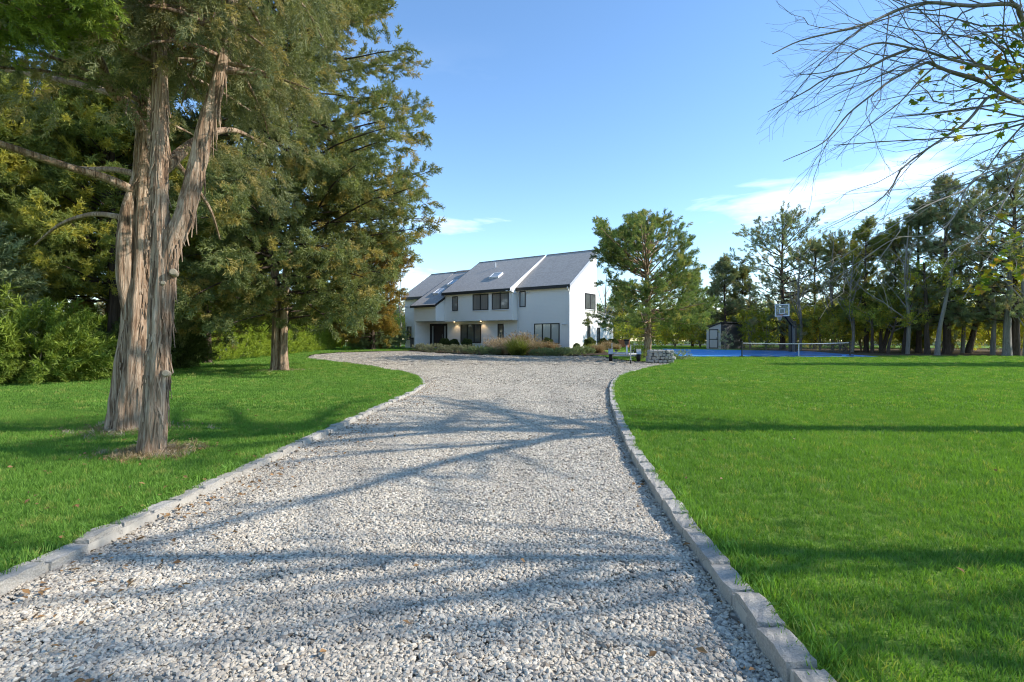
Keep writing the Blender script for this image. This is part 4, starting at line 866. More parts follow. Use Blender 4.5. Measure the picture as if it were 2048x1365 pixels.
def plant_cedar(name, label, x, y, seed, H, base, R_, mat, trunk_r, size=(.45, .85), nb=70, group=None, kind='cedar_far', mask=None, top=.25, n_side=8, per=2, trunk_pts=None, bark='dark_bark', shape='cone', cat='tree', side=.42, low=.85):
    z0 = float(gz(x, y)) + LAWN_UP - .05; t = thing(name, label, cat, (x, y, z0), 0, group)
    P, D, lines, S, m_, k_, r = cedar_variant(seed, H, base, R_, mat, size, nb, kind, top, n_side, per, shape=shape, side=side, low=low)
    if mask is not None:
        px_, py_ = proj(P + np.array([x, y, z0])); ok = mask(px_, py_); P, D, S = P[ok], D[ok], S[ok]
        keep = []
        for ln in lines:
            a, b_ = proj(ln + np.array([x, y, z0])); k = mask(a, b_); keep += [ln] if k.all() else ([ln[:max(2, int(np.argmin(k)))]] if not k.all() else [])
        lines = keep
    tp = trunk_pts or [(0, 0, -.1), (.05, .03, H * .3), (-.04, .02, H * .6), (0, 0, H * .93)]
    bark_tube('trunk', tp, np.linspace(trunk_r, trunk_r * .2, len(tp)), M[bark], t, seg=20, step=.15, flute=.12, seed=seed, flare=.5)
    limbs_mesh('limbs', lines, trunk_r * .22, M[bark], t, 4)
    scatter('crown', P, D, S, M[mat], K[kind], t, rng=r)
    return t

# --- the pair of old red cedars beside the drive
Lb = lambda *p: [np.array(pix(a, b_, d)) for a, b_, d in p]
def pxr(px_, d): return px_ / F_PX * d
ta = thing('cedar_tree', 'sunlit front trunk of the old cedar pair, forking in two stems', 'tree', (*pix(303, 918, 5.62)[:2], LAWN_UP), 0, 'old cedars beside the drive')
def rel(t, pts): return [np.array(p) - np.array(t.location) for p in pts]
A0 = Lb((300, 925, 5.60), (308, 860, 5.6), (315, 760, 5.62), (321, 660, 5.64), (326, 580, 5.66), (329, 520, 5.68), (322, 455, 5.68), (320, 330, 5.7), (321, 200, 5.72), (317, 60, 5.75), (312, -120, 5.8), (316, -420, 5.9))
RA = [pxr(v, 5.6) for v in (25, 22.5, 20.5, 21.5, 22.5, 23, 16.5, 15.5, 15, 14, 12, 8)]
tr = bark_tube('trunk', rel(ta, A0), RA, M['cedar_bark'], ta, seg=96, step=.02, flute=.11, seed=3, fine=.13, flare=.16)
A1 = Lb((326, 560, 5.66), (345, 490, 5.68), (370, 430, 5.72), (395, 335, 5.8), (412, 255, 5.86), (440, 150, 5.95), (460, 50, 6.0), (466, -80, 6.05), (470, -380, 6.2))
bark_tube('stem', rel(ta, A1), [pxr(v * .78, 5.7) for v in (22, 24, 23, 21, 20, 17, 15, 13, 8)], M['cedar_bark'], ta, seg=72, step=.02, flute=.09, seed=5, fine=.12)
for (a, b_, s_) in ((346, 544, 6), (326, 566, 4), (331, 747, 6)):
    c = np.array(pix(a, b_, 5.56)) - np.array(ta.location); e = np.array([.35, -.9, .12]) if a < 350 else np.array([.8, -.55, .1]); q = MB(); q.tube([c - e * .10, c, c + e * .012], [pxr(s_ * 1.25, 5.5), pxr(s_ * 1.15, 5.5), pxr(s_ * .9, 5.5)], 16); q.build('pruned_knot', [M['cut_wood']], ta)
def bark_strips(t, pts, rad, n, seed, zmax):
    """shreds of loose bark hanging on a trunk, joined: too many to tell apart"""
    r = np.random.default_rng(seed); P, R_ = resample(pts, .05, rad); mb = MB(); hi = max(2, int((P[:, 2] < zmax).sum()) - 1)
    for k in range(n):
        i = int(r.integers(1, hi)); a = r.uniform(-np.pi, .5) ; o = np.array([np.cos(a), np.sin(a), 0]); sd = np.array([-np.sin(a), np.cos(a), 0]); L = r.uniform(.06, .34); w = r.uniform(.006, .016); m = 4; V = []
        lift0, lift1 = r.uniform(-.004, .004), r.uniform(.003, .018); dr = r.normal() * .03
        for j in range(m + 1):
            f = j / m; c = P[i] + o * (R_[i] * 1.03 + lift0 + (lift1 - lift0) * f ** 2) + sd * dr * f; c = c + np.array([0, 0, -L * f]) ; ww = w * (1 - .6 * f)
            V += [c - sd * ww, c + sd * ww, c + sd * ww * .7 - o * .005, c - sd * ww * .7 - o * .005]
        Fc = []
        for j in range(m):
            b0 = j * 4
            for s_ in range(4): Fc.append((b0 + s_, b0 + (s_ + 1) % 4, b0 + 4 + (s_ + 1) % 4, b0 + 4 + s_))
        mb.add(V, Fc)
    o_ = mb.build('bark_strips', M['cedar_bark'], t); o_['kind'] = 'stuff'
bark_strips(ta, rel(ta, A0), RA, 300, 9, 3.9); bark_strips(ta, rel(ta, A1), [pxr(v * .76, 5.7) for v in (22, 24, 23, 21, 20, 17, 15, 13, 8)], 110, 10, 4.2)
tb = thing('cedar_tree', 'shaded rear trunk of the old cedar pair, thick and hollowed at the base', 'tree', (*pix(258, 870, 7.06)[:2], LAWN_UP), 0, 'old cedars beside the drive')
B0 = Lb((252, 880, 7.04), (256, 820, 7.05), (267, 740, 7.06), (274, 650, 7.08), (279, 560, 7.1), (284, 450, 7.12), (288, 330, 7.15), (291, 230, 7.2), (300, 90, 7.25), (306, -120, 7.3), (300, -500, 7.4))
RB = [pxr(v, 7.06) for v in (30, 28, 27, 24.5, 22, 20, 17, 15, 13, 11, 6)]
bark_tube('trunk', rel(tb, B0), RB, M['cedar_bark'], tb, seg=96, step=.025, flute=.20, seed=8, fine=.13, flare=.2)
bark_strips(tb, rel(tb, B0), RB, 280, 12, 4.4)
bark_tube('stem', rel(tb, Lb((258, 640, 7.0), (250, 560, 6.98), (250, 490, 6.98), (256, 430, 7.02), (270, 380, 7.1), (282, 320, 7.2))), [pxr(v, 7) for v in (10, 15, 15, 14, 12, 8)], M['cedar_bark'], tb, seg=40, step=.03, flute=.12, seed=4, fine=.08)
LIMBS = [
    (((288, 265, 7.15), (255, 215, 7.0), (222, 180, 6.8), (203, 130, 6.6), (182, 85, 6.4), (150, 10, 6.2)), (12, 11, 10, 8, 7, 5)),
    (((280, 388, 7.1), (215, 358, 6.9), (150, 338, 6.7), (70, 312, 6.4), (0, 288, 6.2), (-90, 262, 6.0)), (9, 8, 7, 7, 6, 5)),
    (((285, 352, 7.2), (230, 340, 7.6), (170, 338, 8.2), (110, 330, 8.8)), (7, 6, 5, 3)),
    (((262, 445, 7.1), (232, 433, 7.2), (180, 430, 7.6), (120, 450, 8.0), (70, 490, 8.4)), (7, 6, 5, 4, 2)),
    (((290, 225, 7.2), (230, 190, 7.6), (160, 170, 8.0), (80, 152, 8.4), (0, 138, 8.8), (-80, 130, 9)), (9, 8, 7, 6, 6, 5)),
    (((292, 372, 7.2), (335, 330, 7.4), (372, 298, 7.7), (420, 268, 8.0), (470, 262, 8.4), (530, 290, 8.8)), (13, 13, 11, 8, 6, 3)),
    (((330, 300, 7.4), (380, 360, 8.0), (420, 420, 8.6), (440, 480, 9.2)), (6, 5, 4, 2)),
    (((286, 150, 7.25), (350, 60, 7.6), (420, 0, 8.0), (500, -80, 8.5)), (10, 8, 7, 5)),
]
for k, (pts, rr) in enumerate(LIMBS):
    bark_tube('limb', rel(tb, Lb(*pts)), [pxr(v, 7) for v in rr], M['cedar_bark'], tb, seg=20, step=.05, flute=.08, seed=30 + k, fine=.06)

def hanging_crown(t, stems, seed, n, zr, Lr, mat, mask, size, n_side=10, per=4):
    r = np.random.default_rng(seed); st = []
    for k in range(n):
        s = stems[r.integers(len(stems))]; z = r.uniform(*zr) ; i = int(np.argmin([abs(p[2] - z) for p in s])); p = np.array(s[i]); p[2] = z; st.append(p)
    st = np.array(st); az = r.uniform(0, 2 * np.pi, n); L = r.uniform(*Lr, n); el = r.uniform(-.15, .5, n)
    P, D, lines = branch_cloud(r, st, az, L, el, -1.0, n_side, .34, per, .09, droop=.75)
    px_, py_ = proj(P); ok = mask(px_, py_) & (P[:, 1] > 2.6); P, D = P[ok], D[ok]; off = np.array(t.location)
    keep = []
    for ln in lines:
        a, b_ = proj(ln); k = mask(a, b_) & (ln[:, 1] > 2.6)
        if k.sum() >= 2 and k[:3].all(): keep.append((ln[:int(np.argmin(k))] if not k.all() else ln) - off)
    keep = [q for q in keep if len(q) > 1]
    limbs_mesh('limbs', keep, .028, M['cedar_bark'], t, 5)
    return scatter('crown', P - off, D, r.uniform(*size, len(P)), M[mat], K['cedar_fine'], t, rng=r)
MASK_A = [(-900, -2500), (760, -2500), (720, -100), (690, 40), (670, 120), (640, 180), (615, 240), (580, 290), (540, 330), (500, 310), (470, 280), (455, 240), (445, 215), (430, 195), (405, 215), (345, 205), (270, 165), (250, 95), (205, 100), (175, 130), (100, 170), (40, 130), (0, 110), (-900, 150)]
def jag(px_, py_, a=14): return px_ + a * np.sin(py_ * .09) + a * .7 * np.sin(py_ * .23 + 1), py_ + a * np.sin(px_ * .11 + 2) + a * .6 * np.sin(px_ * .27)
mask_a = lambda a, b_: inside(MASK_A, *jag(a, b_))
hanging_crown(ta, [A0, A1], 41, 100, (3.9, 8.6), (.8, 2.3), 'cedar_near', mask_a, (.16, .30))
MASK_B = [(-900, -2500), (700, -2500), (700, 0), (690, 300), (560, 420), (430, 300), (300, 240), (190, 210), (120, 260), (0, 280), (-900, 300)]
hanging_crown(tb, [B0], 43, 48, (3.6, 9.5), (1.2, 3.4), 'cedar_near', lambda a, b_: inside(MASK_B, *jag(a, b_)), (.18, .32))

r = np.random.default_rng(47); n = 46; st = np.stack([r.uniform(-6.2, -4.2, n), r.uniform(4.6, 5.8, n), r.uniform(4.0, 5.2, n)], 1)
P, D, lines = branch_cloud(r, st, r.uniform(-.6, .8, n), r.uniform(.5, 1.3, n), r.uniform(-.3, .3, n), -.5, 9, .34, 3, .08, droop=.4); a, b_ = proj(P)
ok = inside([(-300, -400), (230, -400), (215, 55), (130, 108), (60, 95), (0, 118), (-300, 140)], *jag(a, b_)); off = np.array(tb.location); lines = [q - off for q in lines if (proj(q)[1] < 90).all() and (proj(q)[0] < 200).all()]
bark_tube('limb', rel(tb, Lb((165, 20, 6.3), (100, -60, 5.8), (20, -80, 5.2), (-120, -90, 4.9))), [.05, .045, .04, .03], M['cedar_bark'], tb, seg=16, step=.06, flute=.08, seed=48)
limbs_mesh('limbs', lines, .014, M['cedar_bark'], tb, 4); scatter('crown', P[ok] - off, D[ok], r.uniform(.14, .26, int(ok.sum())), M['bright'], K['cedar_fine'], tb, rng=r)

# --- big cedar with the twin trunk beyond, on the left lawn
cx, cy_ = pix(560, 745, 21.3)[:2]
SIL = [(330, -900), (820, -900), (862, 0), (852, 60), (884, 92), (882, 128), (922, 150), (916, 195), (900, 222), (908, 250), (862, 278), (806, 288), (818, 312), (778, 332), (858, 344), (832, 380), (862, 402), (852, 438), (872, 455), (826, 478), (848, 500), (760, 560), (742, 640), (690, 655), (600, 668), (520, 662), (440, 690), (360, 690), (330, 500)]
mask_c = lambda a, b_: inside(SIL, *jag(a, b_, 7))
tc2 = thing('cedar_tree', 'large twin-trunked cedar on the left lawn with spreading dark crown', 'tree', (cx, cy_, float(gz(cx, cy_)) + LAWN_UP), 0)
for k, (dx, lean) in enumerate(((-.17, -.35), (.15, .35))):
    bark_tube('trunk', [(dx, 0, -.1), (dx * .95, 0, 1.2), (dx * 1.3, .1, 3.5), (dx * 1.5 + lean, .2, 7), (lean * 2.4, .1, 11), (lean * 3, 0, 15)], [.18, .15, .145, .12, .09, .04], M['cedar_bark'], tc2, seg=36, step=.06, flute=.12, seed=50 + k, fine=.07, flare=.3)
def big_crown(t, seed):
    r = np.random.default_rng(seed); n = 230; u = r.random(n); z = 2.0 + 13.5 * u; L = (6.9 * np.sqrt(np.clip(1 - ((u - .40) / .85) ** 2, .1, 1))) * r.uniform(.45, 1.05, n); az = r.uniform(0, 2 * np.pi, n)
    st = np.stack([r.normal(size=n) * .35, r.normal(size=n) * .35, z], 1); el = r.uniform(-.25, .45, n) + .4 * (u > .75)
    P, D, lines = branch_cloud(r, st, az, L, el, -.15, 13, .30, 3, .16, droop=.2, inner=.3); off = np.array(t.location)
    a, b_ = proj(P + off); ok = mask_c(a, b_) & (P[:, 2] > 1.0); P, D = P[ok], D[ok]; keep = []
    for ln in lines:
        a, b_ = proj(ln + off); k = mask_c(a, b_)
        if k[:2].all(): keep.append(ln if k.all() else ln[:max(2, int(np.argmin(k)))])
    limbs_mesh('limbs', keep, .05, M['dark_bark'], t, 5); scatter('crown', P, D, r.uniform(.32, .68, len(P)), M['cedar'], K['cedar'], t, rng=r)
big_crown(tc2, 61)

# --- golden-brown cedar beyond the turning circle
gx, gy = pix(745, 0, 53)[:2]
SILG = [(660, 470), (760, 482), (840, 486), (832, 520), (848, 545), (818, 560), (838, 585), (800, 600), (818, 622), (778, 640), (800, 660), (760, 690), (690, 700), (640, 640)]
plant_cedar('cedar_tree', 'golden-brown cedar beyond the turning circle, left of the house', gx, gy, 71, 10.8, .6, 4.4, 'cedar_gold', .22, (.45, .8), 150, kind='cedar', mask=lambda a, b_: inside(SILG, *jag(a, b_, 5)), n_side=9, per=3, shape='round')

# --- dark cedars along the left boundary
LEFT = [(-13.8, 19.0, 11.5, 3.6, 'cedar_dark', 'dark cedar behind the old cedar pair, nearest the lawn'), (-17.5, 16.5, 12, 3.8, 'cedar_dark', 'tall dark cedar at the left edge behind the pale conifer'),
        (-17.2, 23.5, 12.5, 3.8, 'cedar_dark', 'dark cedar with bare lower trunk behind the black fence line'), (-21.5, 20.5, 12, 4.0, 'cedar', 'dense cedar deep in the left boundary, above the fence'),
        (-15.8, 28.5, 12, 3.6, 'cedar_dark', 'dark cedar just left of the twin-trunked tree'), (-20.5, 30, 12.5, 4.0, 'cedar_gold', 'yellowish cedar behind the clipped hedge start'),
        (-21.5, 37, 12, 3.9, 'cedar', 'cedar rising behind the middle of the clipped hedge'), (-22.5, 46, 11, 3.8, 'cedar_dark', 'cedar rising behind the far end of the clipped hedge'),
        (-25.5, 26, 13, 4.2, 'cedar_dark', 'tallest dark cedar at the back of the left boundary'), (-20.5, 56, 10, 3.6, 'cedar_gold', 'yellow-tinged cedar past the hedge end, behind the golden one')]
for k, (x, y, H, R_, mat, lab) in enumerate(LEFT):
    plant_cedar('cedar_tree', lab, x, y, 100 + k, H, 2.3 if k < 5 else 1.6, R_, mat, .2, (.42, .8), 85, 'boundary cedars on the left', n_side=8, per=3, kind='cedar', top=.5)

# --- specimen cedar right of the house
SILS = [(1190, 455), (1215, 448), (1240, 470), (1262, 445), (1290, 425), (1300, 430), (1285, 460), (1320, 445), (1345, 430), (1370, 455), (1352, 470), (1395, 490), (1380, 505), (1405, 515), (1390, 560), (1415, 580), (1425, 620), (1412, 650), (1350, 655), (1240, 650), (1190, 655), (1172, 640), (1200, 615), (1195, 560), (1180, 520), (1215, 500)]
sx_, sy_ = pix(1295, 0, 36.0)[:2]
plant_cedar('cedar_tree', 'spreading specimen cedar on the lawn at the right of the house', sx_, sy_, 131, 9.75, 1.5, 6.2, 'cedar_green', .26, (.31, .58), 132, kind='cedar', mask=lambda a, b_: inside(SILS, *jag(a, b_, 6)), n_side=12, per=3, shape='round', bark='cedar_bark', side=.28, low=1.25)

# --- wood on the right
RIGHT = [  # photo column, depth, height, crown base, radius, material, trunk radius, label
    (1450, 58, 9.6, 1.2, 2.6, 'cedar_blue', .16, 'slender blue-green cedar behind the garden shed'),
    (1485, 60, 8.6, 1.2, 2.2, 'cedar', .15, 'small cedar between the shed and the tall grey-green one'),
    (1565, 53, 11.9, 1.9, 4.3, 'cedar_blue', .26, 'broad grey-green cedar directly behind the basketball hoop'),
    (1630, 56, 10.2, 1.6, 3.2, 'cedar_blue', .2, 'grey-green cedar just right of the hoop tree'),
    (1690, 50, 9.4, 1.7, 2.8, 'cedar', .18, 'shorter cedar left of the dark spire'),
    (1732, 47, 11.2, 1.9, 2.6, 'cedar_dark', .2, 'dark spire-shaped cedar in the middle of the right wood'),
    (1790, 46, 11.0, 2.0, 3.0, 'cedar_dark', .2, 'dark cedar with a leaning trunk at the wood edge'),
    (1838, 45, 12.4, 2.2, 3.2, 'cedar_blue', .2, 'blue-green cedar topping the rise of the right wood'),
    (1893, 43, 13.8, 2.4, 3.6, 'cedar_blue', .28, 'tallest blue-green cedar of the right wood'),
    (1962, 44, 12.6, 2.2, 3.6, 'cedar', .24, 'olive cedar between the tallest and the right edge'),
    (2030, 40, 13.2, 2.4, 3.6, 'cedar_blue', .30, 'stout cedar at the right edge of the wood'),
    (2090, 43, 13.5, 2.2, 4.0, 'cedar_dark', .26, 'dark cedar half out of the picture at the right'),
    (1385, 64, 8.5, 1.2, 2.6, 'cedar_blue', .16, 'far cedar between the specimen cedar and the shed'),
    (1245, 74, 8.6, 1.2, 3.0, 'cedar', .16, 'far cedar behind the right corner of the house')]
for k, (pc, d, H, b_, R_, mat, tr_, lab) in enumerate(RIGHT):
    x = (pc - 1024) / F_PX * d; tp = None
    if k in (6, 9): tp = [(-1.1, 0, -.1), (-.5, 0, 2.2), (0, 0, 5), (0, 0, H * .93)]
    plant_cedar('cedar_tree', lab, x, d, 150 + k, H, b_, R_ * (1.25 if k in (2, 3, 4, 9, 10) else 1.1), mat, tr_, (.32, .66), 60 if k in (2, 3, 4, 9, 10) else 54, 'cedars of the right-hand wood', n_side=9, per=2, trunk_pts=tp, top=.35, kind='cedar', shape='round' if k in (2, 3, 4, 9, 10) else 'cone', low=1.15)
# bare poles and leaning trunks at the edge of the wood
POLES = [(1745, 44, 3.4, .13, .0, 'thin dark trunk left of the leaning pair'), (1762, 45, 4.2, .15, .1, 'dark upright trunk right behind the net end'), (1776, 43, 3.0, .13, .8, 'short trunk leaning right beside the net end'), (1808, 43, 5.5, .17, .9, 'dark trunk leaning right in the wood edge'),
         (1855, 42, 7.0, .19, -.2, 'straight dark trunk left of the pale leaning one'), (1874, 40.5, 7.2, .17, 1.4, 'pale grey trunk leaning right at the lawn edge'), (2014, 39.5, 7.5, .28, .35, 'stout ridged grey trunk near the right edge')]
for k, (pc, d, H, r0, lean, lab) in enumerate(POLES):
    x = (pc - 1024) / F_PX * d; t = thing('slim_tree', lab, 'tree', (x, d, float(gz(x, d)) + LAWN_UP), 0, 'bare trunks at the wood edge')
    bark_tube('trunk', [(0, 0, -.1), (lean * .15, .05, H * .25), (lean * .45, .0, H * .55), (lean, .1, H)], [r0, r0 * .8, r0 * .65, r0 * .3], M['grey_bark' if k > 4 else 'dark_bark'], t, seg=20, step=.12, flute=.1, seed=300 + k, flare=.4)
    rr = np.random.default_rng(400 + k); n = 9; st = np.array([(lean * (.55 + .4 * j / n), 0, H * (.55 + .42 * j / n)) for j in range(n)])
    P, D, lines = branch_cloud(rr, st, rr.uniform(0, 6.28, n), rr.uniform(.8, 2.0, n), rr.uniform(.1, .7, n), .2, 6, .4, 2, .12)
    limbs_mesh('limbs', lines, .035, M['twig'], t, 4); scatter('crown', P, D, rr.uniform(.35, .6, len(P)), M['understory'], K['leafy'], t, rng=rr)
# understorey shrubs
def shrub(name, label, x, y, h, w, mat, kind, seed, n=220, size=(.25, .45), group=None, cat='shrub', stems=7, lift=.0, hollow=.35, wy=None, flat=1.0):
    z0 = float(gz(x, y)) + LAWN_UP - .02; t = thing(name, label, cat, (x, y, z0), 0, group); r = np.random.default_rng(seed); u = r.normal(size=(n, 3)); u /= np.linalg.norm(u, axis=1)[:, None]; q = (hollow + (1 - hollow) * r.random(n) ** .6)
    lump = 1 + .18 * np.sin(u[:, 0] * 5 + seed) * np.sin(u[:, 2] * 4 + u[:, 1] * 3 + seed * 2)
    P = u * (q * lump)[:, None] * np.array([w / 2, (wy or w) / 2, h / 2]) + np.array([0, 0, h * .52 + lift]); P[:, 2] = np.maximum(P[:, 2], .04); D = u * .8 + np.array([0, 0, .55 * flat]) + r.normal(size=(n, 3)) * .35 * flat
    if stems:
        mb = MB()
        for k in range(stems):
            a = r.uniform(0, 6.28); e = np.array([np.cos(a) * w * .3, np.sin(a) * w * .3, h * r.uniform(.5, .85)]); mb.tube([(0, 0, 0), e * [.3, .3, .5], e], [.02 + h * .006, .016 + h * .003, .006], 5, caps=False)
        mb.build('stem', M['twig'], t)
    scatter('foliage', P, D, r.uniform(*size, n), M[mat], K[kind], t, rng=r); return t
UND = [(1400, 60, 3.2, 3.6), (1350, 62, 3.4, 3.4), (1300, 63, 3.2, 4.0), (1255, 66, 3.6, 4.2), (1500, 57, 3.4, 2.6), (1600, 52, 3.8, 3.2), (1640, 50, 4.2, 3.4), (1680, 48, 3.8, 3.2), (1722, 49, 4.4, 3.0), (1770, 48, 4.6, 3.2), (1830, 47, 2.4, 2.0), (1850, 49, 5.0, 3.6), (1905, 45, 4.6, 2.6), (1940, 50, 4.0, 3.4), (1985, 47, 4.4, 3.2), (2040, 46, 4.2, 3.4), (2075, 42, 4.6, 3.6)]
ULAB = ['yellow-green shrub left of the shed front', 'olive shrub behind the blue court corner', 'olive shrub directly behind the specimen cedar', 'leafy shrub behind the wooden box by the house', 'green shrub hard against the shed side', 'yellow-green shrub right of the hoop pole', 'shrub behind the middle of the court net', 'shrub behind the right half of the net', 'tall shrub behind the net end post', 'tall backlit shrub right of the net end', 'small dark bush standing among the dark trunks', 'tall green shrub behind the straight dark trunk', 'bright backlit shrub right of the pale leaning trunk', 'pale green shrub in the gap looking out to the far lawn', 'shrub left of the stout ridged trunk', 'shrub right of the stout ridged trunk', 'shrub cut by the right edge of the picture']
for k, ((pc, d, h, w), lab) in enumerate(zip(UND, ULAB)):
    shrub('woodland_shrub', lab, (pc - 1024) / F_PX * d, d, h, w, 'cedar_dark' if k == 10 else ('understory'), 'leafy' if k != 10 else 'cedar', 500 + k, 430, size=(.34, .62), group='understorey shrubs of the right-hand wood', lift=.25)
BACK = [(1330, 72, 'back-row bush right of the specimen cedar trunk'), (1470, 68, 'back-row bush above the shed roof'), (1560, 62, 'back-row bush behind the hoop tree trunk'), (1620, 60, 'back-row bush right of the hoop tree'), (1700, 58, 'back-row bush behind the net end'), (1760, 57, 'back-row bush behind the twin dark trunks'), (1815, 58, 'back-row bush behind the leaning dark trunk'), (1880, 56, 'back-row bush behind the pale leaning trunk'), (1960, 60, 'back-row bush closing the gap in the wood'), (2020, 55, 'back-row bush behind the stout ridged trunk')]
for k, (pc, d, lab) in enumerate(BACK): shrub('woodland_shrub', lab, (pc - 1024) / F_PX * d, d, 4.6 if k % 3 else 3.6, 5.2, 'understory', 'leafy', 560 + k, 460, size=(.4, .7), group='understorey shrubs of the right-hand wood', lift=.2)
for k, (pc, d, h, w, lab) in enumerate(((1500, 52, 4.3, 1.9, 'tall yellow-leaved shrub beside the shed'), (1532, 51, 3.9, 1.8, 'yellow-leaved shrub left of the basketball pole'))):
    shrub('yellow_shrub', lab, (pc - 1024) / F_PX * d, d, h, w, 'yellow_shrub', 'leafy', 540 + k, 230, size=(.3, .5), group='yellow shrubs behind the court')
shrub('pale_shrub', 'thin silvery shrub in front of the dark shed wall', (1451 - 1024) / F_PX * 52.5, 52.5, 2.0, 1.5, 'pale_shrub', 'leafy', 545, 70, size=(.25, .4), hollow=.1)

# --- clipped hedge and conifers on the left
def hedge(label, a, b_, h, w, seed, n):
    r = np.random.default_rng(seed); a, b_ = np.array(a), np.array(b_); L = np.linalg.norm(b_ - a); d = (b_ - a) / L; nn = np.array([-d[1], d[0]]); z0 = float(gz(*a)); t = thing('hedge', label, 'hedge', (a[0], a[1], z0), 0)
    s = r.random(n) * L; top = r.random(n) < .3; v = np.where(top, r.uniform(-.5, .5, n), np.where(r.random(n) < .85, .5, -.5)) ; hh = np.where(top, 1.0, r.random(n)) * h * (1 + .09 * np.sin(s * 2.1) + .06 * np.sin(s * 5.3)); v = v * (1 + .15 * np.sin(s * 1.7 + hh * 2)) * (1.12 - .3 * hh / h)
    P = np.stack([d[0] * s + nn[0] * v * w, d[1] * s + nn[1] * v * w, hh + .05 + gz(a[0] + d[0] * s, a[1] + d[1] * s) - z0], 1); out = np.where(top, 0, np.sign(v))
    D = np.stack([nn[0] * out * .8, nn[1] * out * .8, np.full(n, .75)], 1) + r.normal(size=(n, 3)) * .25 + np.array([d[0], d[1], 0]) * .35
    mb = MB()
    for k in range(int(L / 1.1)):
        q = d * (k + .5) * 1.1; mb.tube([(q[0], q[1], 0), (q[0], q[1], h * .8)], [.05, .02], 6)
    mb.build('stem_row', M['dark_bark'], t)['kind'] = 'stuff'
    scatter('foliage', P, D, r.uniform(.26, .5, n), M['hedge'], K['fan'], t, rng=r)
hedge('long clipped bright green conifer hedge behind the twin-trunked cedar', (-19.0, 58.0), (-17.2, 28.5), 2.2, 1.7, 601, 5200)
hedge('shorter hedge end beyond the long hedge, towards the house', (-20.5, 72.0), (-19.2, 60.0), 2.5, 1.8, 602, 1300)
for k, (x, y, h, w, mat, lab) in enumerate(((-14.6, 14.2, 2.3, 2.4, 'bright', 'feathery pale green conifer at the left edge of the lawn'), (-13.3, 15.4, 1.7, 2.6, 'bright', 'low feathery conifer spilling onto the lawn by the left edge'), (-15.4, 15.2, 4.6, 3.0, 'juniper', 'greyish tall conifer behind the feathery one at the left'),
                                           (-13.6, 18.4, 1.1, 2.4, 'boxwood', 'low dark green conifer left of the rear cedar trunk'), (-14.5, 22.5, 1.7, 3.0, 'boxwood', 'dark low conifer seen right of the cedar trunks'), (-16.4, 20.5, 2.0, 3.2, 'hedge', 'low conifer against the black fence'))):
    shrub('feathery_conifer', lab, x, y, h, w, mat, 'fan', 620 + k, 380, (.45, .85), group='conifers along the left lawn edge', cat='conifer', lift=-.1, flat=.25, hollow=.15)
# shrubs left of the house
for k, (pc, d, h, w, mat, lab) in enumerate(((735, 54, 1.5, 3.0, 'juniper', 'spreading juniper at the foot of the golden cedar'), (775, 55, 2.0, 3.4, 'juniper', 'large rounded juniper left of the bins'), (798, 62, 3.6, 3.0, 'understory', 'leafy bush behind the left corner of the house'), (752, 64, 4.0, 4.0, 'cedar_gold', 'golden shrub behind the junipers'))):
    shrub('juniper_bush' if mat == 'juniper' else 'garden_shrub', lab, (pc - 1024) / F_PX * d, d, h, w, mat, 'cedar' if mat != 'understory' else 'leafy', 640 + k, 320, size=(.35, .6))

# --- bed in front of the house
BED = [  # photo column, row of its foot, kind, height, width
    (845, 702, 'lav', .48, 1.6), (872, 704, 'lav', .52, 1.9), (905, 706, 'lav', .5, 1.9), (938, 707, 'lav', .48, 1.6), (960, 708, 'jun', .42, 2.0), (985, 709, 'jun', .38, 1.8),
    (992, 707, 'dry', 1.4, 1.5), (1018, 709, 'dry', 1.25, 1.4), (1040, 710, 'green', 1.5, 1.7), (1062, 710, 'dry', 1.25, 1.4), (1046, 703, 'plume', 1.75, 1.4), (1010, 703, 'dry', 1.2, 1.2), (1080, 708, 'dry', 1.15, 1.3), (1098, 708, 'dry', 1.0, 1.2),
    (1088, 711, 'jun', .34, 2.0), (1115, 711, 'jun', .36, 2.2), (1140, 710, 'jun', .38, 2.2), (1165, 708, 'jun', .42, 1.8), (1182, 706, 'green', .75, 1.0), (1196, 702, 'dry', .8, 1.0), (1215, 700, 'dry', .8, 1.0), (1232, 700, 'dry', .6, .9)]
SEEN = {}
NM = {'lav': ('grey_green_shrub', 'low grey-green shrub', 'lavender', 'cedar'), 'jun': ('creeping_juniper', 'creeping green juniper', 'juniper', 'cedar'), 'dry': ('ornamental_grass', 'straw-coloured ornamental grass clump', 'dry_grass', 'dry'), 'green': ('ornamental_grass', 'yellow-green grass clump', 'green_tuft', 'green'), 'plume': ('ornamental_grass', 'tall pale plumed grass clump', 'dry_grass', 'dry')}
ORD = ['first', 'second', 'third', 'fourth', 'fifth', 'sixth', 'seventh', 'eighth', 'ninth', 'tenth', 'eleventh']
def ground_at(pc, row):
    d = 45.0
    for _ in range(30): d = .5 * d + .5 * (EYE - float(gz((pc - 1024) / F_PX * d, d)) - LAWN_UP) * F_PX / (row - HORIZON)
    return (pc - 1024) / F_PX * d, d
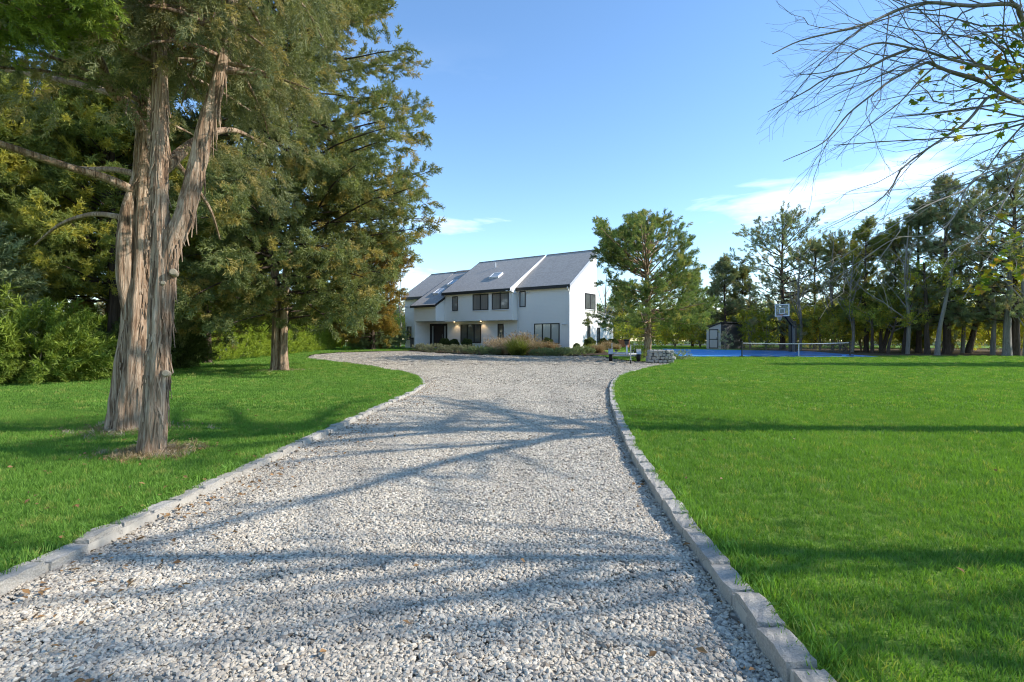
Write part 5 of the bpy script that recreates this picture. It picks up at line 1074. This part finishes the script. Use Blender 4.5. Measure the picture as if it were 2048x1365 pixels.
for k, (pc, row, kind, h, w) in enumerate(sorted(BED)):
    nm, lab, mat, kk = NM[kind]; SEEN[lab] = SEEN.get(lab, 0) + 1; i = SEEN[lab] - 1; x, y = ground_at(pc, row)
    only = sum(1 for q in BED if NM[q[2]][1] == lab) == 1; full = f'{lab} in the bed before the house' if only else f'{lab} in the house bed, {ORD[i]} from the porch'
    if kk in ('dry', 'green'):
        r = np.random.default_rng(700 + k); t = thing(nm, full, 'grass clump', (x, y, float(gz(x, y)) + LAWN_UP), 0, 'planting before the house'); n = 16; P = np.stack([r.normal(size=n) * w * .2, r.normal(size=n) * w * .2, np.zeros(n)], 1); D = np.stack([P[:, 0] * .8, P[:, 1] * .8, np.ones(n)], 1) + r.normal(size=(n, 3)) * .08
        scatter('blades', P, D, h * r.uniform(.7, 1.05, n), M[mat], K[kk], t, rng=r)
    else: shrub(nm, full, x, y, h, w, mat, kk, 700 + k, 170, size=(.16, .30), group='planting before the house', stems=3, hollow=.5, wy=w * .8)
BALLS = [((915, -.75), -13.6, .95), ((935, -.8), -12.3, .85), ((968, -.8), -10.6, .9), ((1078, 0), -4.0, .75), ((1118, 0), -1.7, .95)]
for k, (_, lx, dia) in enumerate(BALLS):
    wx, wy, _z = house_world(lx, -1.1 if k > 2 else -1.7); shrub('boxwood_ball', f'clipped boxwood ball along the house front, {ORD[k]} from the door', wx, wy, dia, dia * 1.05, 'boxwood', 'ball', 740 + k, 420, size=(.14, .2), group='clipped boxwood balls', stems=3, hollow=.82)
for k, (lx, ly, dia) in enumerate(((.9, -.4, .45), (1.1, 1.6, .95), (1.1, 4.3, .9), (1.1, 6.4, .9))):
    wx, wy, _z = house_world(lx, ly); shrub('boxwood_ball', f'clipped boxwood ball along the sunlit side wall, {ORD[k]} from the corner', wx, wy, dia, dia * 1.05, 'boxwood', 'ball', 750 + k, 420 if dia > .5 else 200, size=(.14, .2), group='clipped boxwood balls', stems=3, hollow=.82)
shrub('shade_shrub', 'yellow-green bush between the trailer and the stone pile', *ground_at(1279, 722), .95, .9, 'green_tuft', 'leafy', 760, 120, size=(.16, .28)); shrub('shade_shrub', 'low green plant at the far end of the stone pile', *ground_at(1362, 720), .5, 1.3, 'juniper', 'leafy', 761, 110, size=(.16, .28))

# ------------------------------------------------------------------ bare broadleaved trees
def twigs(rng, mb, pts, r0, r1, depth, dens, spread=.75, grav=-.12, tips=None, seg=5, mask=None):
    """a branch with side twigs, recursively, added to MB"""
    P = np.asarray(pts, float); n = len(P); rad = np.linspace(r0, r1, n); mb.tube(P, rad, seg, caps=False)
    Ls = np.concatenate([[0], np.cumsum(np.linalg.norm(np.diff(P, axis=0), axis=1))]); tot = Ls[-1]
    if tips is not None: tips.append((P[-1], P[-1] - P[-2]))
    if depth == 0: return
    k = max(2, int(tot * dens * .95))
    for j in range(k):
        s = tot * (.18 + .8 * (j + rng.random()) / k); i = min(np.searchsorted(Ls, s) - 1, n - 2); f = (s - Ls[i]) / (Ls[i + 1] - Ls[i] + 1e-9); c = P[i] * (1 - f) + P[i + 1] * f; tg = P[i + 1] - P[i]; tg /= np.linalg.norm(tg) + 1e-9
        d = tg + rng.normal(size=3) * spread * .42; d /= np.linalg.norm(d); L = tot * (.42 - .22 * s / tot) * rng.uniform(.5, 1.15) + .05; m = 5; q = [c]; dd = d
        for _ in range(m): dd = dd + rng.normal(size=3) * .24 + tg * .10 + np.array([0, 0, grav * .25]); dd /= np.linalg.norm(dd); q.append(q[-1] + dd * L / m)
        q = np.array(q)
        if mask is not None:
            a, b_ = proj(q); ok = mask(a, b_, q)
            if not ok: continue
        rr = max(rad[i] * .45, .0016); twigs(rng, mb, q, rr, max(rr * .35, .0012), depth - 1, dens * 1.6, spread, grav, tips, max(3, seg - 1), mask)
PATHS = [
    ([(2130, 150, 7.8), (2048, 45, 7.3), (2028, 10, 7.1), (1940, 12, 7.0), (1860, 6, 6.9), (1800, 18, 6.8), (1740, 45, 6.7), (1680, 62, 6.6), (1600, 82, 6.5), (1545, 108, 6.4)], .062, .006, 2, 3.2),
    ([(2140, 165, 7.9), (2048, 144, 7.4), (2002, 142, 7.2), (1953, 132, 7.1), (1907, 121, 7.0), (1858, 105, 6.9), (1823, 97, 6.85), (1766, 86, 6.8), (1731, 93, 6.75), (1705, 108, 6.7), (1660, 142, 6.6), (1600, 150, 6.5)], .052, .005, 2, 3.2),
    ([(1823, 97, 6.85), (1773, 116, 6.9), (1742, 132, 6.95), (1657, 155, 7.0), (1619, 179, 7.05), (1534, 225, 7.1)], .024, .004, 2, 4.0),
    ([(2150, 250, 8.0), (2048, 207, 7.6), (2005, 188, 7.4), (1963, 162, 7.3), (1921, 149, 7.2), (1893, 141, 7.1), (1868, 130, 7.0), (1854, 125, 6.95), (1787, 158, 6.8), (1749, 186, 6.7), (1696, 229, 6.6), (1647, 285, 6.5), (1566, 323, 6.4)], .056, .004, 2, 3.0),
    ([(1995, 190, 7.4), (1974, 197, 7.3), (1935, 243, 7.2), (1896, 271, 7.1), (1844, 306, 7.0), (1801, 341, 6.9), (1787, 369, 6.85), (1749, 408, 6.8), (1647, 460, 6.7)], .026, .003, 2, 3.4),
    ([(1868, 135, 7.0), (1840, 160, 7.1), (1800, 205, 7.2), (1760, 235, 7.3), (1700, 280, 7.4), (1660, 300, 7.5)], .02, .003, 2, 3.6),
    ([(2160, 260, 8.4), (2048, 316, 8.0), (1998, 337, 7.8), (1953, 355, 7.7), (1932, 378, 7.6), (1907, 390, 7.55), (1847, 415, 7.4), (1766, 465, 7.2), (1700, 505, 7.1), (1640, 550, 7.0)], .038, .004, 2, 3.2),
    ([(1932, 378, 7.6), (1905, 438, 7.5), (1862, 470, 7.4), (1790, 478, 7.3), (1725, 520, 7.2), (1640, 575, 7.1)], .018, .003, 2, 3.6),
    ([(1800, 462, 7.3), (1762, 515, 7.2), (1754, 545, 7.15), (1768, 580, 7.1), (1778, 618, 7.05)], .010, .003, 2, 3.4),
    ([(2048, 330, 7.9), (2010, 400, 7.8), (1985, 440, 7.7), (1950, 480, 7.6), (1910, 500, 7.5), (1880, 545, 7.4)], .022, .003, 2, 3.6),
    ([(2150, 430, 8.0), (2048, 470, 7.6), (1990, 500, 7.4), (1950, 560, 7.2), (1925, 600, 7.1)], .022, .003, 2, 3.4),
    ([(2160, 60, 7.6), (2048, 66, 7.2), (1990, 78, 7.0), (1935, 82, 6.9)], .014, .004, 1, 2.0),
]
TX, TY = 9.7, 6.9
tm = thing('maple_tree', 'almost bare broadleaved tree whose grey limbs reach in from the right', 'tree', (TX, TY, LAWN_UP))
OFF = np.array([TX, TY, LAWN_UP]); TRUNK = [(0, 0, -.1), (.05, 0, 1.6), (-.05, .05, 3.2), (-.1, 0, 4.6), (.05, .1, 6.5), (.2, 0, 9), (.3, .1, 11.5)]
bark_tube('trunk', TRUNK, [.27, .24, .22, .19, .15, .10, .04], M['grey_bark'], tm, seg=28, step=.08, flute=.05, seed=801, flare=.4)
rng = np.random.default_rng(802)
sky_ok = lambda a, b_, q: not bool(((a < 1500) | ((a < 1560) & (b_ > 340)) | ((b_ > 640) & (a < 2200))).any())
for k, (pp, r0, r1, dp, dn) in enumerate(PATHS):
    pts = [np.array(pix(*p)) - OFF for p in pp]
    if pp[0][0] > 2100: h = pts[0][2]; pts = [np.array([-.05, 0, max(1.8, h - 1.0)])] + pts
    P, R_ = resample(pts, .10, np.linspace(r0, r1, len(pts))); n0 = 0
    mb = MB(); n_ = len(P)
    twigs(rng, mb, P, r0 * (.85 if k < 5 else .65), r1, dp, dn * (1 if k < 6 else .8), mask=lambda a, b_, q: sky_ok(*proj(q + OFF), q))
    mb.build('limb', M['grey_bark'] if k < 5 else M['lit_twig'], tm, smooth=True)
# limbs that leave the picture upwards and towards the camera's right; they shade the drive
TIPS = []
def off_frame(qq):
    a_, b_ = proj(qq + OFF); return not bool(((a_ < 2060) & (b_ > -20) & (b_ < 700) & (qq[:, 1] + TY > 0)).any())
for k in range(20):
    h = 4.5 + 5.0 * k / 20; a = (rng.uniform(-2.5, -.9) if k % 2 else rng.uniform(.3, 2.2)) if k % 5 else rng.uniform(2.4, 3.8); e = rng.uniform(.15, .6); L = rng.uniform(3.0, 5.6) * (1 - .25 * k / 20); q = [np.array([0, 0, h if k % 5 else max(h, 7.0)])]; d = np.array([math.cos(a) * math.cos(e), math.sin(a) * math.cos(e), math.sin(e)])
    for _ in range(14): d = d + rng.normal(size=3) * .06; d /= np.linalg.norm(d); q.append(q[-1] + d * L / 14)
    q = np.array(q)
    while len(q) > 3 and not off_frame(q): q = q[:-1]
    mb = MB(); twigs(rng, mb, q, .095, .014, 2, 2.6, tips=TIPS, mask=lambda a_, b_, qq: off_frame(qq)); mb.build('limb', M['grey_bark'], tm, smooth=True)
TP = np.array([a for a, _ in TIPS]); TP = TP[np.random.default_rng(5).random(len(TP)) < .2]
scatter('crown', TP, rng.normal(size=TP.shape), rng.uniform(.25, .45, len(TP)), M['brown_leaf'], K['leafy'], tm, rng=rng)
# its last leaves, each a lobed leaf
def maple_leaf():
    me = bpy.data.meshes.new('leaf'); out = []
    for k, (a, r_) in enumerate([(-90, .30), (-60, .52), (-40, .38), (-15, .85), (8, .50), (30, .62), (50, .70), (66, .45), (90, 1.0), (114, .45), (130, .70), (150, .62), (172, .50), (195, .85), (220, .38), (240, .52)]): out.append((r_ * math.cos(math.radians(a)), r_ * math.sin(math.radians(a)) + .1, .12 * abs(r_ * math.cos(math.radians(a))) - .1 * r_ * r_))
    me.from_pydata([(0, .1, 0)] + out + [(0, -.20, 0), (.02, -.75, .05), (-.02, -.75, .05)], [], [(0, i, i % 16 + 1) for i in range(1, 17)] + [(17, 18, 19)]); me.materials.append(M['maple_leaf']); return me
LEAF = maple_leaf(); rl = random.Random(12)
clusters = [((1985, 95, 7.1), 60, 26), ((2030, 130, 7.2), 50, 26), ((2010, 165, 7.3), 55, 24), ((1950, 155, 7.2), 55, 12), ((1900, 190, 7.1), 60, 9), ((2000, 240, 7.4), 45, 9), ((1920, 255, 7.1), 40, 8), ((1860, 190, 7.0), 40, 5), ((1830, 60, 6.9), 30, 1), ((1675, 226, 6.6), 14, 1),
            ((2030, 470, 7.6), 30, 12), ((2010, 520, 7.5), 35, 14), ((1975, 560, 7.3), 28, 12), ((1955, 580, 7.2), 18, 8), ((2035, 545, 7.5), 22, 10), ((1995, 430, 7.6), 20, 3), ((1990, 490, 7.5), 25, 6), ((2040, 80, 7.1), 25, 9)]
for (c, sp, n) in clusters:
    for _ in range(int(n * 1.7)):
        p = np.array(pix(c[0] + rl.gauss(0, sp * .55), c[1] + rl.gauss(0, sp * .5), c[2] + rl.uniform(-.35, .35))) - OFF
        o = bpy.data.objects.new('leaf', LEAF); link(o, tm); o.location = p; s = rl.uniform(.055, .085); o.scale = (s, s, s); o.rotation_euler = (rl.uniform(-1.2, .4), rl.uniform(-.7, .7), rl.uniform(0, 6.28))

# bare tree behind the left corner of the house
def bare_tree(label, x, y, H, seed, n=9, mat='lit_twig', leaves=None, group=None):
    r = np.random.default_rng(seed); t = thing('bare_tree', label, 'tree', (x, y, float(gz(x, y))), 0, group); bark_tube('trunk', [(0, 0, -.1), (.1, 0, H * .3), (-.1, .1, H * .6), (.1, 0, H)], [H * .016, H * .013, H * .009, H * .003], M['grey_bark'], t, seg=12, step=.2, flute=.05, seed=seed)
    tips = []; mb = MB()
    for k in range(n):
        h = H * (.22 + .6 * k / n); a = r.uniform(0, 6.28); e = r.uniform(.6, 1.15); L = (H - h) * r.uniform(.5, .85); q = [np.array([0, 0, h])]; d = np.array([math.cos(a) * math.cos(e), math.sin(a) * math.cos(e), math.sin(e)])
        for _ in range(8): d = d + r.normal(size=3) * .1 + np.array([0, 0, .04]); d /= np.linalg.norm(d); q.append(q[-1] + d * L / 8)
        twigs(r, mb, np.array(q), H * .006, .008, 2, 1.0, .8, 0.0, tips, 4)
    mb.build('limbs', M[mat], t, smooth=True)
    if leaves:
        P = np.array([a for a, _ in tips]); i = r.random(len(P)) < leaves; P = P[i]; scatter('crown', P, r.normal(size=P.shape), .3, M['brown_leaf'], K['leafy'], t, rng=r)
bare_tree('pale bare tree behind the left corner of the house', *[(800 - 1024) / F_PX * 66, 66], 8.5, 821)
bare_tree('bare tree behind the gap right of the house', (1212 - 1024) / F_PX * 72, 72, 9.5, 822)
bare_tree('russet-leaved bare tree among the right wood cedars', (1665 - 1024) / F_PX * 49, 49, 9.8, 823, 11, 'lit_twig', .35)
bare_tree('second russet-leaved bare tree, left of the stout ridged trunk', (1925 - 1024) / F_PX * 44, 44, 9.5, 824, 11, 'lit_twig', .3)
for k, (pc, d, H, lab) in enumerate(((1600, 50, 9.0, 'russet-leaved bare tree right of the hoop'), (1705, 46, 8.2, 'low bare tree behind the net end post'), (1815, 42.5, 10.0, 'bare tree before the blue-green cedars'), (1985, 41, 10.5, 'tall bare tree just left of the stout ridged trunk'), (2050, 38.5, 9.5, 'bare tree at the right edge of the picture'), (1500, 58, 7.5, 'bare tree between shed and hoop'))):
    bare_tree(lab, (pc - 1024) / F_PX * d, d, H, 830 + k, 13, 'lit_twig', .22, 'bare trees in the right-hand wood')
bare_tree('grey bare tree behind the shed', (1425 - 1024) / F_PX * 63, 63, 7.0, 825, 8, 'lit_twig', .2)

bare_tree('leafless tree out of the picture beside the drive, nearer the camera', 8.4, .9, 7.2, 826, 17, 'lit_twig', .75, 'trees shading the drive from the right')
bare_tree('leafless tree out of the picture beside the drive, second from the camera', 9.2, 2.6, 8.0, 827, 15, 'lit_twig', .3, 'trees shading the drive from the right')
# far wood closing the view behind the garden
def far_wood():
    r = np.random.default_rng(900); n = 2200; a = r.uniform(-1.0, 1.15, n); d = r.uniform(118, 150, n); x = np.sin(a) * d * 1.2; y = np.cos(a) * d + 10; z = r.random(n) ** 1.2 * 6.5
    P = np.stack([x, y, z + .3], 1); D = r.normal(size=(n, 3)) * .5 + np.array([0, 0, 1.0]); o = scatter('far_treeline', P, D, r.uniform(3, 5.5, n), M['cedar_blue'], K['cedar_far'], rng=r); tag(o, 'distant low line of trees beyond the garden', 'treeline', kind='stuff')
far_wood()
# trees standing just out of the picture on the right; their shadows cross the lawn and the drive
for k, (x, y, H, R_, lab) in enumerate(((31.0, 26.0, 10.5, 3.0, 'cedar just out of the picture at the right'),)):
    plant_cedar('cedar_tree', lab, x, y, 950 + k, H, 2.4, R_, 'cedar', .2, (.5, .9), 80, 'cedars beyond the right edge', n_side=6, per=2)
